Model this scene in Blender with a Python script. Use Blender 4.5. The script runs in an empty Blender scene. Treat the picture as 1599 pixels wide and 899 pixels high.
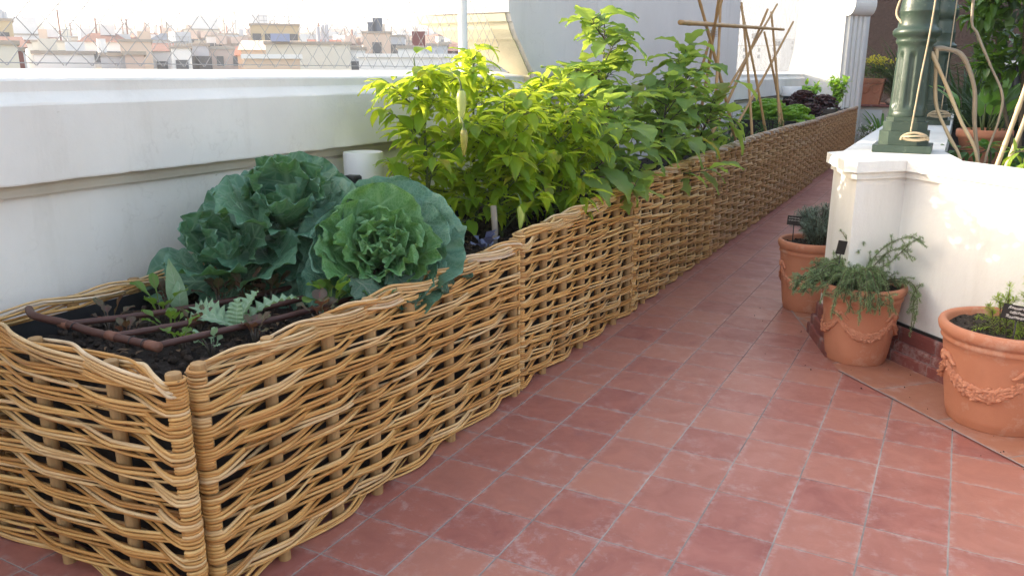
import bpy, math, random
import numpy as np
from mathutils import Vector, noise as mnoise

# ------------------------------------------------------------------ camera, sky, sun, exposure
S = bpy.context.scene
COL = S.collection
R = math.radians
random.seed(7)
rng = np.random.default_rng(11)
PI = math.pi

cam_d = bpy.data.cameras.new('camera')
cam = bpy.data.objects.new('camera', cam_d)
COL.objects.link(cam)
cam.location = (1.607, -2.188, 1.474)
cam.rotation_euler = (R(90 - 14.95), 0, R(28.56))
cam_d.sensor_width = 36
cam_d.lens = 28.27
cam_d.clip_start = 0.05
cam_d.clip_end = 9000
S.camera = cam

SUN_EL = 15.0
SUN_AZ = 253.0            # clockwise from +y
wd = bpy.data.worlds.new('World')
S.world = wd
wd.use_nodes = True
_n = wd.node_tree.nodes
sky = _n.new('ShaderNodeTexSky')
sky.sky_type = 'NISHITA'
sky.sun_disc = False
sky.sun_elevation = R(SUN_EL)
sky.sun_rotation = R(SUN_AZ)
sky.air_density = 1.0
sky.dust_density = 3.0
sky.ozone_density = 0.0
wd.node_tree.links.new(sky.outputs[0], _n['Background'].inputs[0])
_n['Background'].inputs[1].default_value = 0.15

sun_d = bpy.data.lights.new('sun', 'SUN')
sun_d.energy = 5.0
sun_d.angle = R(0.5)
sun_d.color = (1.0, 0.90, 0.74)
sun = bpy.data.objects.new('sun', sun_d)
COL.objects.link(sun)
_az, _el = R(SUN_AZ), R(SUN_EL)
SUNDIR = Vector((math.sin(_az) * math.cos(_el), math.cos(_az) * math.cos(_el), math.sin(_el)))
sun.rotation_euler = SUNDIR.to_track_quat('Z', 'Y').to_euler()

S.view_settings.view_transform = 'Standard'
S.view_settings.look = 'None'
S.view_settings.gamma = 1
S.view_settings.exposure = 2.3
HAZE = 0.0013

# ------------------------------------------------------------------ helpers
class NT:
    """small node-tree builder"""
    def __init__(self, name):
        self.m = bpy.data.materials.new(name)
        self.m.use_nodes = True
        self.t = self.m.node_tree
        self.n = self.t.nodes
        self.b = self.n['Principled BSDF']
        self.out = self.n['Material Output']
    def node(self, t, **kw):
        o = self.n.new(t)
        for k, v in kw.items():
            setattr(o, k, v)
        return o
    def ln(self, a, b):
        self.t.links.new(a, b)
    def val(self, sock, v):
        if hasattr(v, 'is_linked') or hasattr(v, 'links'):
            self.ln(v, sock)
        else:
            sock.default_value = v
    def math(self, op, a, b=None, c=None, clamp=False):
        o = self.node('ShaderNodeMath', operation=op, use_clamp=clamp)
        self.val(o.inputs[0], a)
        if b is not None: self.val(o.inputs[1], b)
        if c is not None: self.val(o.inputs[2], c)
        return o.outputs[0]
    def mix(self, f, a, b, mode='MIX'):
        o = self.node('ShaderNodeMix', data_type='RGBA', blend_type=mode)
        self.val(o.inputs[0], f)
        self.val(o.inputs[6], a if hasattr(a, 'links') else (*a, 1))
        self.val(o.inputs[7], b if hasattr(b, 'links') else (*b, 1))
        return o.outputs[2]
    def noise(self, scale, detail=4, rough=0.55, vec=None, dist=0.0):
        o = self.node('ShaderNodeTexNoise')
        o.inputs['Scale'].default_value = scale
        o.inputs['Detail'].default_value = detail
        o.inputs['Roughness'].default_value = rough
        o.inputs['Distortion'].default_value = dist
        if vec is not None: self.ln(vec, o.inputs['Vector'])
        return o.outputs['Fac']
    def coord(self, which='Object'):
        return self.node('ShaderNodeTexCoord').outputs[which]
    def mapv(self, vec, scale=(1, 1, 1), rot=(0, 0, 0), loc=(0, 0, 0)):
        o = self.node('ShaderNodeMapping')
        self.ln(vec, o.inputs[0])
        o.inputs['Scale'].default_value = scale
        o.inputs['Rotation'].default_value = rot
        o.inputs['Location'].default_value = loc
        return o.outputs[0]
    def ramp(self, f, lo, hi):
        o = self.node('ShaderNodeMapRange')
        self.ln(f, o.inputs[0])
        o.inputs[1].default_value = lo
        o.inputs[2].default_value = hi
        return o.outputs[0]
    def island(self):
        return self.node('ShaderNodeNewGeometry').outputs['Random Per Island']
    def bump(self, h, strength=0.3, dist=0.01):
        o = self.node('ShaderNodeBump')
        o.inputs['Strength'].default_value = strength
        o.inputs['Distance'].default_value = dist
        self.ln(h, o.inputs['Height'])
        self.ln(o.outputs[0], self.b.inputs['Normal'])
        return o.outputs[0]
    def color(self, c):
        self.val(self.b.inputs['Base Color'], c if hasattr(c, 'links') else (*c, 1))
    def rough(self, r):
        self.val(self.b.inputs['Roughness'], r)


def simple(name, c1, c2=None, rough=0.7, scale=8.0, bump=0.0, bscale=40.0, bdist=0.004, island=0.0, spec=0.35, metal=0.0, dirt=None, dirt_scale=3.0):
    t = NT(name)
    co = t.coord()
    c2 = c2 or tuple(x * 0.75 for x in c1)
    f = t.ramp(t.noise(scale, 5, 0.6, co), 0.3, 0.7)
    if island:
        f = t.math('ADD', t.math('MULTIPLY', f, 1 - island), t.math('MULTIPLY', t.island(), island))
    c = t.mix(f, c1, c2)
    if dirt:
        d = t.ramp(t.noise(dirt_scale, 7, 0.7, co), 0.56, 0.72)
        c = t.mix(t.math('MULTIPLY', d, 0.8), c, dirt)
    t.color(c)
    t.rough(rough)
    t.b.inputs['Specular IOR Level'].default_value = spec
    t.b.inputs['Metallic'].default_value = metal
    if bump:
        t.bump(t.noise(bscale, 6, 0.65, co), bump, bdist)
    return t.m


class MB:
    """collects geometry; build() links it as one mesh object"""
    def __init__(self):
        self.v, self.f, self.uv, self.mi, self.n = [], [], [], [], 0
    def add(self, verts, faces, mi=0, uvs=None):
        verts = np.asarray(verts, float).reshape(-1, 3)
        self.v.append(verts)
        for f in faces:
            self.f.append(np.asarray(f) + self.n)
            self.mi.append(mi)
        self.uv.append(np.zeros((len(verts), 2)) if uvs is None else np.asarray(uvs, float).reshape(-1, 2))
        self.n += len(verts)
    def grid(self, P, mi=0, uv=None, closed_u=False, closed_v=False):
        """P: (nv, nu, 3)"""
        nv, nu = P.shape[:2]
        idx = np.arange(nv * nu).reshape(nv, nu)
        a = idx if not closed_u else np.concatenate([idx, idx[:, :1]], 1)
        if closed_v: a = np.concatenate([a, a[:1]], 0)
        q = np.stack([a[:-1, :-1], a[:-1, 1:], a[1:, 1:], a[1:, :-1]], -1).reshape(-1, 4)
        self.v.append(P.reshape(-1, 3))
        self.uv.append(np.zeros((nv * nu, 2)) if uv is None else uv.reshape(-1, 2))
        self.f.extend(list(q + self.n))
        self.mi.extend([mi] * len(q))
        self.n += nv * nu
    def box(self, c, s, rz=0.0, mi=0, taper=1.0, bev=0.0):
        x, y, z = [k / 2 for k in s]
        if bev > 0:
            b = min(bev, x * .9, y * .9, z * .9)
            rings = []
            for zz, ins in ((-z, b), (-z + b, 0), (z - b, 0), (z, b)):
                xx, yy = x - ins, y - ins
                k = b if ins == 0 else b * 0.4
                rings.append([(-xx + k, -yy), (xx - k, -yy), (xx, -yy + k), (xx, yy - k), (xx - k, yy), (-xx + k, yy), (-xx, yy - k), (-xx, -yy + k)])
            zs = [-z, -z + b, z - b, z]
            P = np.array([[(p[0], p[1], zz) for p in r] for r, zz in zip(rings, zs)])
            ca, sa = math.cos(rz), math.sin(rz)
            Q = np.stack([P[..., 0] * ca - P[..., 1] * sa + c[0], P[..., 0] * sa + P[..., 1] * ca + c[1], P[..., 2] + c[2]], -1)
            n0 = self.n
            self.grid(Q, mi, closed_u=True)
            self.f.append(np.arange(8)[::-1] + n0); self.mi.append(mi)
            self.f.append(np.arange(24, 32) + n0); self.mi.append(mi)
            return
        pts = []
        for zz, k in ((-z, 1), (z, taper)):
            for xx, yy in ((-x, -y), (x, -y), (x, y), (-x, y)):
                xx, yy = xx * k, yy * k
                pts.append((c[0] + xx * math.cos(rz) - yy * math.sin(rz), c[1] + xx * math.sin(rz) + yy * math.cos(rz), c[2] + zz))
        self.add(pts, [(3, 2, 1, 0), (4, 5, 6, 7), (0, 1, 5, 4), (1, 2, 6, 5), (2, 3, 7, 6), (3, 0, 4, 7)], mi)
    def prism(self, poly, z0, z1, mi=0):
        n = len(poly)
        pts = [(*p, z0) for p in poly] + [(*p, z1) for p in poly]
        fs = [tuple(range(n))[::-1], tuple(range(n, 2 * n))] + [(i, (i + 1) % n, n + (i + 1) % n, n + i) for i in range(n)]
        self.add(pts, fs, mi)
    def extrude(self, prof, A, B, nrm, mi=0, cap=True):
        """profile of (offset along nrm, z) swept from A to B (2d points); nrm a 2d outward direction or pair (at A, at B)"""
        nA, nB = (nrm if isinstance(nrm[0], (tuple, list)) else (nrm, nrm))
        n = len(prof)
        pts = [(A[0] + nA[0] * o, A[1] + nA[1] * o, z) for o, z in prof] + [(B[0] + nB[0] * o, B[1] + nB[1] * o, z) for o, z in prof]
        fs = [(i, (i + 1) % n, n + (i + 1) % n, n + i) for i in range(n)]
        if cap: fs += [tuple(range(n))[::-1], tuple(range(n, 2 * n))]
        self.add(pts, fs, mi)
    def tube(self, path, rad, sides=6, mi=0, ref=None, cap=True):
        P = np.asarray(path, float)
        n = len(P)
        rad = np.broadcast_to(np.asarray(rad, float), (n,))
        T = np.gradient(P, axis=0)
        T /= np.linalg.norm(T, axis=1, keepdims=True) + 1e-12
        if ref is None:
            m = np.abs(T.mean(0))
            ref = np.eye(3)[int(np.argmin(m))]
        U = np.cross(T, ref); U /= np.linalg.norm(U, axis=1, keepdims=True) + 1e-9
        V = np.cross(U, T)
        a = np.arange(sides) * 2 * PI / sides
        G = P[:, None] + rad[:, None, None] * (np.cos(a)[None, :, None] * U[:, None] + np.sin(a)[None, :, None] * V[:, None])
        n0 = self.n
        uv = np.stack(np.broadcast_arrays(np.arange(sides)[None, :] / sides, np.linspace(0, 1, n)[:, None]), -1)
        self.grid(G, mi, uv, closed_u=True)
        if cap:
            self.f.append(np.arange(sides)[::-1] + n0); self.mi.append(mi)
            self.f.append(np.arange(sides) + n0 + (n - 1) * sides); self.mi.append(mi)
    def lathe(self, prof, c=(0, 0, 0), seg=32, mi=0, rfun=None):
        a = np.arange(seg) * 2 * PI / seg
        P = np.zeros((len(prof), seg, 3))
        for i, (r, z) in enumerate(prof):
            rr = np.full(seg, r) if rfun is None else rfun(r, z, a)
            P[i, :, 0] = c[0] + rr * np.cos(a); P[i, :, 1] = c[1] + rr * np.sin(a); P[i, :, 2] = c[2] + z
        self.grid(P, mi, closed_u=True)
    def blob(self, c, r, seg=8, rings=6, mi=0, amp=0.0, axis=None):
        r = np.broadcast_to(np.asarray(r, float), (3,))
        th = np.linspace(0.02, PI - 0.02, rings)[:, None]; ph = (np.arange(seg) * 2 * PI / seg)[None, :]
        k = 1 + amp * rng.uniform(-1, 1, (rings, seg))
        P = np.stack([k * np.sin(th) * np.cos(ph) * r[0], k * np.sin(th) * np.sin(ph) * r[1], k * np.cos(th) * np.ones_like(ph) * r[2]], -1)
        if axis is not None:
            z = np.array(axis, float); z /= np.linalg.norm(z)
            x = np.cross(z, [0.31, 0.2, 0.93]); x /= np.linalg.norm(x); y = np.cross(z, x)
            P = P[..., 0:1] * x + P[..., 1:2] * y + P[..., 2:3] * z
        self.grid(P + np.array(c), mi, closed_u=True)
    def leaf(self, base, d, up, L, W, prof='ovate', droop=0.5, fold=0.2, ruf=0.0, rfreq=3, nu=5, nv=7, mi=0, lobes=0, lobe_amp=0.0, side=0.0, crinkle=0.0, hug=1.0, rpow=2.6, cup=0.0):
        d = np.asarray(d, float); d = d / (np.linalg.norm(d) + 1e-9)
        up = np.asarray(up, float)
        B = np.cross(d, up); nb = np.linalg.norm(B)
        if nb < 1e-4: B = np.cross(d, [0.3, 0.9, 0.1]); nb = np.linalg.norm(B)
        B = B / nb; N = np.cross(B, d)
        t = np.linspace(0, 1, nv)
        if prof in ('fan', 'round', 'spoon'): t = 1 - (1 - t) ** 1.7
        a = droop * t ** hug
        T = d[None] * np.cos(a)[:, None] - N[None] * np.sin(a)[:, None]
        Nn = N[None] * np.cos(a)[:, None] + d[None] * np.sin(a)[:, None]
        pos = np.concatenate([[np.zeros(3)], np.cumsum((T[1:] + T[:-1]) / 2 * (np.diff(t) * L)[:, None], 0)]) + np.asarray(base, float)
        pos = pos + B[None] * (side * L * t ** 2)[:, None]
        if prof == 'lance': w = np.sin(PI * t ** 0.72) ** 0.95
        elif prof == 'ovate': w = np.sin(PI * np.clip(t, 0, 1) ** 0.6) ** 0.8
        elif prof == 'round': w = np.maximum(np.sin(PI * np.clip(t * 0.93 + 0.035, 0, 1) ** 1.25) ** 0.62, 0)
        elif prof == 'fan': w = np.minimum(np.sqrt(np.clip(1 - ((t - 0.60) / 0.402) ** 2, 0, 1)), 0.14 + 1.9 * t ** 1.5)
        elif prof == 'strap': w = np.minimum(1, np.sqrt(t * 6 + 0.05)) * np.sqrt(np.clip(1.02 - t ** 5, 0, 1))
        elif prof == 'spoon': w = np.where(t < 0.4, 0.14, np.sqrt(np.clip(1 - ((t - 0.7) / 0.31) ** 2, 0.01, 1)))
        else: w = np.ones_like(t)
        if lobes: w = w * (1 + lobe_amp * np.sin(lobes * 2 * PI * t + 1.0))
        w = np.maximum(w, 0.03) * W / 2
        s = np.linspace(-1, 1, nu)
        ph = rng.uniform(0, 6.28, 3)
        ff = fold * np.abs(s) ** 1.0
        off = np.abs(s)[None, :] * w[:, None] * np.sin(fold)
        lat = s[None, :] * w[:, None] * np.cos(fold)
        if ruf and rpow > 3:      # frilled margin that runs right round the blade
            ww = (w / (W / 2))[:, None] * s[None, :]
            th = np.arctan2(ww, (t[:, None] - 0.5) * 2)
            rr_ = np.maximum(np.abs(s)[None, :] ** rpow * np.clip(t * 4, 0, 1)[:, None], (t ** (rpow + 1))[:, None])
            k1 = round(rfreq * 2)
            off = off + ruf * rr_ * (np.sin(k1 * th + ph[0]) + .55 * np.sin((k1 * 2 + 1) * th + ph[1]) + .4 * np.sin(3 * th + ph[2]))
        elif ruf:
            env = np.abs(s)[None, :] ** rpow
            off = off + ruf * env * (np.sin(rfreq * 2 * PI * t[:, None] + ph[0] + 2.2 * np.sign(s)[None, :]) + 0.5 * np.sin(rfreq * 4.6 * PI * t[:, None] + ph[1] + np.sign(s)[None, :]))
            # margin at the tip ruffles too
            off = off + ruf * 0.9 * (t ** (rpow + 3))[:, None] * np.sin(s[None, :] * rfreq * 2.4 + ph[2])
        if cup:       # spoon-like hollow
            off = off + cup * (s[None, :] ** 2) * (w / (W / 2))[:, None] ** 2 * W / 2
        if crinkle:
            cr = 0
            for q in range(4):
                k1, k2, k3 = rng.uniform(6, 17), rng.uniform(-11, 11), rng.uniform(0, 6.3)
                cr = cr + np.sin(k1 * t[:, None] + k2 * s[None, :] + k3)
            off = off + crinkle * cr * (0.5 + 0.5 * np.abs(s))[None, :]
        P = pos[:, None] + B[None, None] * lat[..., None] + Nn[:, None] * off[..., None]
        uv = np.stack(np.broadcast_arrays((s[None, :] + 1) / 2, t[:, None]), -1)
        self.grid(P, mi, uv)
        return pos[-1]
    def build(self, name, mats, parent=None, smooth=True, loc=None):
        V = np.concatenate(self.v) if self.v else np.zeros((0, 3))
        UV = np.concatenate(self.uv)
        if parent is not None:
            q = parent
            while q is not None:
                V = V - np.array(q.location); q = q.parent
        elif loc is not None:
            V = V - np.array(loc)
        me = bpy.data.meshes.new(name)
        tot = np.array([len(f) for f in self.f], np.int32)
        loops = np.concatenate(self.f).astype(np.int32)
        me.vertices.add(len(V)); me.loops.add(len(loops)); me.polygons.add(len(tot))
        me.vertices.foreach_set('co', V.astype(np.float32).ravel())
        me.loops.foreach_set('vertex_index', loops)
        st = np.zeros(len(tot), np.int32); st[1:] = np.cumsum(tot)[:-1]
        me.polygons.foreach_set('loop_start', st)
        me.polygons.foreach_set('material_index', np.array(self.mi, np.int32))
        me.polygons.foreach_set('use_smooth', np.full(len(tot), bool(smooth)))
        uvl = me.uv_layers.new(name='UVMap')
        uvl.data.foreach_set('uv', UV[loops].astype(np.float32).ravel())
        me.update(calc_edges=True)
        me.validate(clean_customdata=False)
        for m in (mats if isinstance(mats, (list, tuple)) else [mats]):
            me.materials.append(m)
        if smooth == 'auto':
            me.polygons.foreach_set('use_smooth', np.full(len(tot), True))
            try: me.set_sharp_from_angle(angle=R(35))
            except Exception: pass
        o = bpy.data.objects.new(name, me)
        COL.objects.link(o)
        if parent is not None:
            o.parent = parent
        elif loc is not None:
            o.location = loc
        return o


def tag(o, label, cat, group=None):
    o['label'] = label; o['category'] = cat
    if group: o['group'] = group
    return o

def thing(name, loc, label, cat, group=None):
    o = bpy.data.objects.new(name, None)
    o.location = loc
    o.empty_display_size = 0.1
    COL.objects.link(o)
    return tag(o, label, cat, group)

def struct(o, kind='structure'):
    o['kind'] = kind
    return o

def dup(root, loc, rz=0.0, label=None, group=None, scale=1.0):
    r = root.copy(); COL.objects.link(r)
    r.location = loc; r.rotation_euler = (0, 0, rz); r.scale = (scale,) * 3
    if label: r['label'] = label
    if group: r['group'] = group
    for ch in list(root.children):
        c = ch.copy(); COL.objects.link(c); c.parent = r
        for g in list(ch.children):
            d = g.copy(); COL.objects.link(d); d.parent = c
    return r

def unit(v):
    v = np.asarray(v, float); return v / (np.linalg.norm(v) + 1e-9)

def spline(pts, n=24):
    """Catmull-Rom through pts"""
    P = np.asarray(pts, float)
    P = np.vstack([2 * P[0] - P[1], P, 2 * P[-1] - P[-2]])
    k = len(P) - 3
    out = []
    for u in np.linspace(0, k - 1e-6, n):
        i = int(u); t = u - i
        a, b, c, d = P[i:i + 4]
        out.append(0.5 * (2 * b + (c - a) * t + (2 * a - 5 * b + 4 * c - d) * t * t + (3 * b - a - 3 * c + d) * t ** 3))
    return np.array(out)

# ------------------------------------------------------------------ materials
def plaster(name, c1, c2, chips=None):
    t = NT(name); co = t.coord()
    f = t.ramp(t.noise(1.6, 6, 0.65, co), 0.32, 0.7)
    c = t.mix(f, c1, c2)
    st = t.ramp(t.noise(5.0, 8, 0.7, t.mapv(co, (1, 1, 0.16))), 0.53, 0.8)      # rain streaks
    c = t.mix(t.math('MULTIPLY', st, 0.30), c, (0.42, 0.37, 0.30))
    crk = t.math('ABSOLUTE', t.math('SUBTRACT', t.noise(2.3, 5, 0.6, co, 0.4), 0.5))
    crk = t.math('MULTIPLY', t.ramp(crk, 0.006, 0.001), t.ramp(t.noise(0.8, 3, 0.5, co), 0.5, 0.6))
    c = t.mix(t.math('MULTIPLY', crk, 0.12), c, (0.33, 0.28, 0.22))
    pit = t.ramp(t.noise(26, 4, 0.6, t.mapv(co, (1, 1, 2))), 0.74, 0.77)
    c = t.mix(t.math('MULTIPLY', pit, 0.6), c, (0.36, 0.31, 0.25))
    if chips:
        ch = t.ramp(t.noise(9, 8, 0.75, t.mapv(co, (1, 0.6, 2.2))), 0.70, 0.73)
        c = t.mix(ch, c, chips)
    t.color(c); t.rough(0.85); t.b.inputs['Specular IOR Level'].default_value = 0.2
    h = t.math('ADD', t.noise(60, 6, 0.7, co), t.math('MULTIPLY', t.noise(7, 4, 0.5, co), 1.6))
    t.bump(h, 0.35, 0.006)
    return t.m
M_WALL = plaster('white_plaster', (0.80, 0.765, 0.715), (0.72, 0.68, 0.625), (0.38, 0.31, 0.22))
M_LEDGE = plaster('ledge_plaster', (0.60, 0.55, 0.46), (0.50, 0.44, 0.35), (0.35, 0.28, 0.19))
M_WHITE = plaster('bright_white_plaster', (0.76, 0.75, 0.72), (0.69, 0.68, 0.65))
M_SUNTINT = plaster('sun_tinted_plaster', (0.82, 0.75, 0.58), (0.77, 0.69, 0.50))  # yellow of sun and bounce light on the corbel, painted into the plaster colour
M_PIER = plaster('pier_plaster', (0.78, 0.72, 0.69), (0.72, 0.66, 0.63))

def tile_mat(name, ca, cb, cc, size, rot=0.0, loc=(0, 0, 0), grout=(0.36, 0.32, 0.30), gw=0.0095, fade=False):
    t = NT(name); co = t.mapv(t.coord(), (1 / size, 1 / size, 1 / size), (0, 0, rot), loc)
    wob = t.node('ShaderNodeTexNoise'); wob.inputs['Scale'].default_value = 3.0; t.ln(co, wob.inputs[0])
    w2 = t.node('ShaderNodeVectorMath', operation='MULTIPLY_ADD'); t.ln(wob.outputs['Color'], w2.inputs[0]); w2.inputs[1].default_value = (0.018,) * 3; t.ln(co, w2.inputs[2])
    sx = t.node('ShaderNodeSeparateXYZ'); t.ln(w2.outputs[0], sx.inputs[0])
    fx = t.math('FRACT', sx.outputs[0]); fy = t.math('FRACT', sx.outputs[1])
    ex = t.math('ABSOLUTE', t.math('SUBTRACT', fx, 0.5)); ey = t.math('ABSOLUTE', t.math('SUBTRACT', fy, 0.5))
    gx = t.ramp(ex, 0.5 - gw * 1.5, 0.5 - gw * 0.7); gy = t.ramp(ey, 0.5 - gw * 1.15, 0.5 - gw * 0.5)
    g = t.math('MAXIMUM', gx, gy)
    cell = t.node('ShaderNodeVectorMath', operation='FLOOR'); t.ln(w2.outputs[0], cell.inputs[0])
    wn = t.node('ShaderNodeTexWhiteNoise'); t.ln(cell.outputs[0], wn.inputs[0])
    # shift the blotches per tile so that every tile has a face of its own
    sh = t.node('ShaderNodeVectorMath', operation='MULTIPLY_ADD'); t.ln(wn.outputs['Color'], sh.inputs[0]); sh.inputs[1].default_value = (7,) * 3; t.ln(co, sh.inputs[2])
    n1 = t.ramp(t.noise(1.8, 7, 0.62, sh.outputs[0], 0.6), 0.3, 0.7)
    c = t.mix(n1, ca, cb)
    c = t.mix(t.math('MULTIPLY', wn.outputs['Value'], 0.7), c, cc)
    # pale lime bloom, mostly in patches near the joints
    bl = t.ramp(t.noise(3.2, 10, 0.78, sh.outputs[0], 0.25), 0.53, 0.72)
    zone = t.ramp(t.noise(0.55, 3, 0.5, co), 0.36, 0.62)
    c = t.mix(t.math('MULTIPLY', t.math('MULTIPLY', bl, zone), 0.58), c, (0.50, 0.40, 0.375))
    edge = t.math('MULTIPLY', t.ramp(t.math('MAXIMUM', ex, ey), 0.40, 0.49), t.ramp(t.noise(7, 6, 0.7, co), 0.45, 0.7))
    c = t.mix(t.math('MULTIPLY', edge, 0.65), c, (0.46, 0.37, 0.35))
    sp = t.ramp(t.noise(38, 3, 0.6, co), 0.71, 0.76)
    c = t.mix(t.math('MULTIPLY', sp, 0.7), c, (0.5, 0.44, 0.42))
    gd = t.ramp(t.noise(0.9, 5, 0.6, co), 0.35, 0.65)
    gc = t.mix(gd, grout, tuple(x * 0.45 for x in grout))
    if fade:       # old, dirt-filled joints farther along the path
        wy = t.node('ShaderNodeSeparateXYZ'); t.ln(t.coord(), wy.inputs[0])
        yy = t.math('ADD', wy.outputs[1], t.math('MULTIPLY', t.noise(1.2, 4, 0.6, co), 1.6))
        gc = t.mix(t.ramp(yy, 2.0, 3.6), gc, (0.17, 0.085, 0.075))
    c = t.mix(g, c, gc)
    t.color(c)
    r = t.math('ADD', t.math('MULTIPLY', n1, 0.22), t.math('MULTIPLY', bl, 0.2))
    t.rough(t.math('ADD', t.math('ADD', r, 0.36), t.math('MULTIPLY', g, 0.3), clamp=True))
    t.b.inputs['Specular IOR Level'].default_value = 0.4
    h = t.math('SUBTRACT', t.math('MULTIPLY', t.noise(9, 6, 0.6, co), 0.25), t.math('MULTIPLY', g, 0.8))
    t.bump(h, 0.45, 0.003)
    return t.m
M_FLOOR = tile_mat('red_floor_tiles', (0.352, 0.124, 0.096), (0.250, 0.082, 0.068), (0.41, 0.178, 0.126), 0.25, fade=True)
M_BORDER = tile_mat('orange_border_tiles', (0.37, 0.155, 0.095), (0.30, 0.115, 0.075), (0.40, 0.18, 0.11), 0.37, R(-45), (-0.19, 0.22, 0.0), gw=0.008)
M_SKIRT = tile_mat('dark_red_skirting', (0.20, 0.055, 0.045), (0.15, 0.045, 0.04), (0.22, 0.07, 0.06), 0.25, R(-45), (0.2, 0.37, 0.37), grout=(0.33, 0.26, 0.25))

def wicker(name, a, b, c):
    t = NT(name); co = t.coord()
    isl = t.island()
    f = t.ramp(t.noise(6, 4, 0.6, co), 0.3, 0.7)
    rp_ = t.node('ShaderNodeValToRGB'); t.ln(isl, rp_.inputs[0])
    el = rp_.color_ramp.elements
    el[0].position = 0.0; el[0].color = (*[x * .62 for x in c], 1)
    el[1].position = 1.0; el[1].color = (b[0] * .98, b[1] * 1.12, b[2] * 1.6, 1)
    for p_, q_ in ((.22, c), (.5, a), (.78, b)):
        e_ = el.new(p_); e_.color = (*q_, 1)
    col = rp_.outputs[0]
    col = t.mix(t.math('MULTIPLY', f, 0.5), col, c)
    st = t.ramp(t.noise(2.2, 6, 0.7, co), 0.55, 0.75)
    col = t.mix(t.math('MULTIPLY', st, 0.45), col, (0.33, 0.25, 0.17))
    gr = t.ramp(t.noise(90, 3, 0.6, t.mapv(co, (0.12, 0.12, 1.0))), 0.45, 0.62)
    col = t.mix(t.math('MULTIPLY', gr, 0.25), col, tuple(x * 0.5 for x in c))
    kn = t.ramp(t.noise(45, 2, 0.5, co), 0.74, 0.78)
    col = t.mix(t.math('MULTIPLY', kn, 0.7), col, (0.12, 0.06, 0.025))
    t.color(col); t.rough(t.math('ADD', t.math('MULTIPLY', isl, 0.2), 0.42))
    t.b.inputs['Specular IOR Level'].default_value = 0.4
    t.bump(gr, 0.25, 0.001)
    return t.m
M_ROD = wicker('willow_rods', (0.60, 0.34, 0.108), (0.70, 0.455, 0.18), (0.47, 0.225, 0.06))
M_RODFAR = wicker('weathered_willow_rods', (0.56, 0.315, 0.125), (0.64, 0.41, 0.185), (0.42, 0.21, 0.072))
M_RIMPALE = wicker('bleached_rim_binding', (0.62, 0.50, 0.37), (0.70, 0.60, 0.47), (0.50, 0.38, 0.26))
M_RIM = wicker('bleached_willow_rim', (0.60, 0.385, 0.17), (0.68, 0.50, 0.28), (0.50, 0.29, 0.11))

def wood(name, a, b, sc=(60, 60, 4)):
    t = NT(name); co = t.coord()
    f = t.ramp(t.noise(1.0, 5, 0.6, t.mapv(co, sc)), 0.35, 0.65)
    col = t.mix(f, a, b)
    col = t.mix(t.math('MULTIPLY', t.ramp(t.noise(3, 4, 0.6, co), 0.4, 0.7), 0.4), col, tuple(x * 0.6 for x in b))
    t.color(col); t.rough(0.7); t.bump(f, 0.3, 0.002)
    return t.m
M_POST = wood('peeled_post', (0.42, 0.255, 0.105), (0.32, 0.18, 0.07))
M_STAKE = wood('grey_stake', (0.36, 0.31, 0.26), (0.26, 0.21, 0.17))
def bamboo(name, a, b):
    t = NT(name); co = t.coord()
    f = t.ramp(t.noise(5, 5, 0.6, co), 0.3, 0.7)
    col = t.mix(f, a, b)
    col = t.mix(t.math('MULTIPLY', t.island(), 0.5), col, tuple(x * 0.6 for x in b))
    t.color(col); t.rough(0.45); t.bump(t.noise(30, 3, 0.5, co), 0.15, 0.002)
    return t.m
M_CANE = bamboo('bamboo_cane', (0.62, 0.38, 0.16), (0.47, 0.26, 0.10))
M_CANEPALE = bamboo('pale_bamboo', (0.60, 0.47, 0.29), (0.48, 0.34, 0.19))
M_BRANCH = bamboo('bare_branch', (0.40, 0.32, 0.22), (0.27, 0.20, 0.13))

M_SOIL = simple('dark_soil', (0.032, 0.022, 0.017), (0.012, 0.009, 0.008), 0.95, 30, 1.0, 70, 0.02, dirt=(0.10, 0.07, 0.045), dirt_scale=60)
M_POTSOIL = simple('pot_soil', (0.06, 0.045, 0.036), (0.02, 0.015, 0.012), 0.95, 60, 1.0, 90, 0.012, dirt=(0.24, 0.20, 0.16), dirt_scale=90)
M_LINER = simple('black_liner', (0.012, 0.012, 0.014), (0.02, 0.02, 0.022), 0.5, 10, 0.3, 14, 0.01)
M_PIPE = simple('brown_drip_pipe', (0.085, 0.034, 0.026), (0.06, 0.025, 0.02), 0.5, 12, 0.1, 60, 0.001)
M_PIPECUT = simple('pipe_joint', (0.20, 0.085, 0.05), (0.15, 0.06, 0.04), 0.6)
M_GREYPIPE = simple('grey_drip_pipe', (0.30, 0.28, 0.27), (0.2, 0.18, 0.17), 0.5)
M_BLACK = simple('black_plastic', (0.015, 0.015, 0.016), (0.02, 0.02, 0.022), 0.45)
M_LAMPW = simple('white_lamp_plastic', (0.78, 0.78, 0.78), (0.74, 0.74, 0.75), 0.35)
M_TERRA = simple('terracotta', (0.49, 0.205, 0.118), (0.42, 0.165, 0.092), 0.72, 5, 0.25, 120, 0.002, dirt=(0.56, 0.36, 0.27), dirt_scale=5)
M_TERRA2 = simple('terracotta_relief', (0.53, 0.235, 0.14), (0.44, 0.175, 0.10), 0.78, 30, 0.3, 160, 0.002)
M_IRON = None
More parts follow.
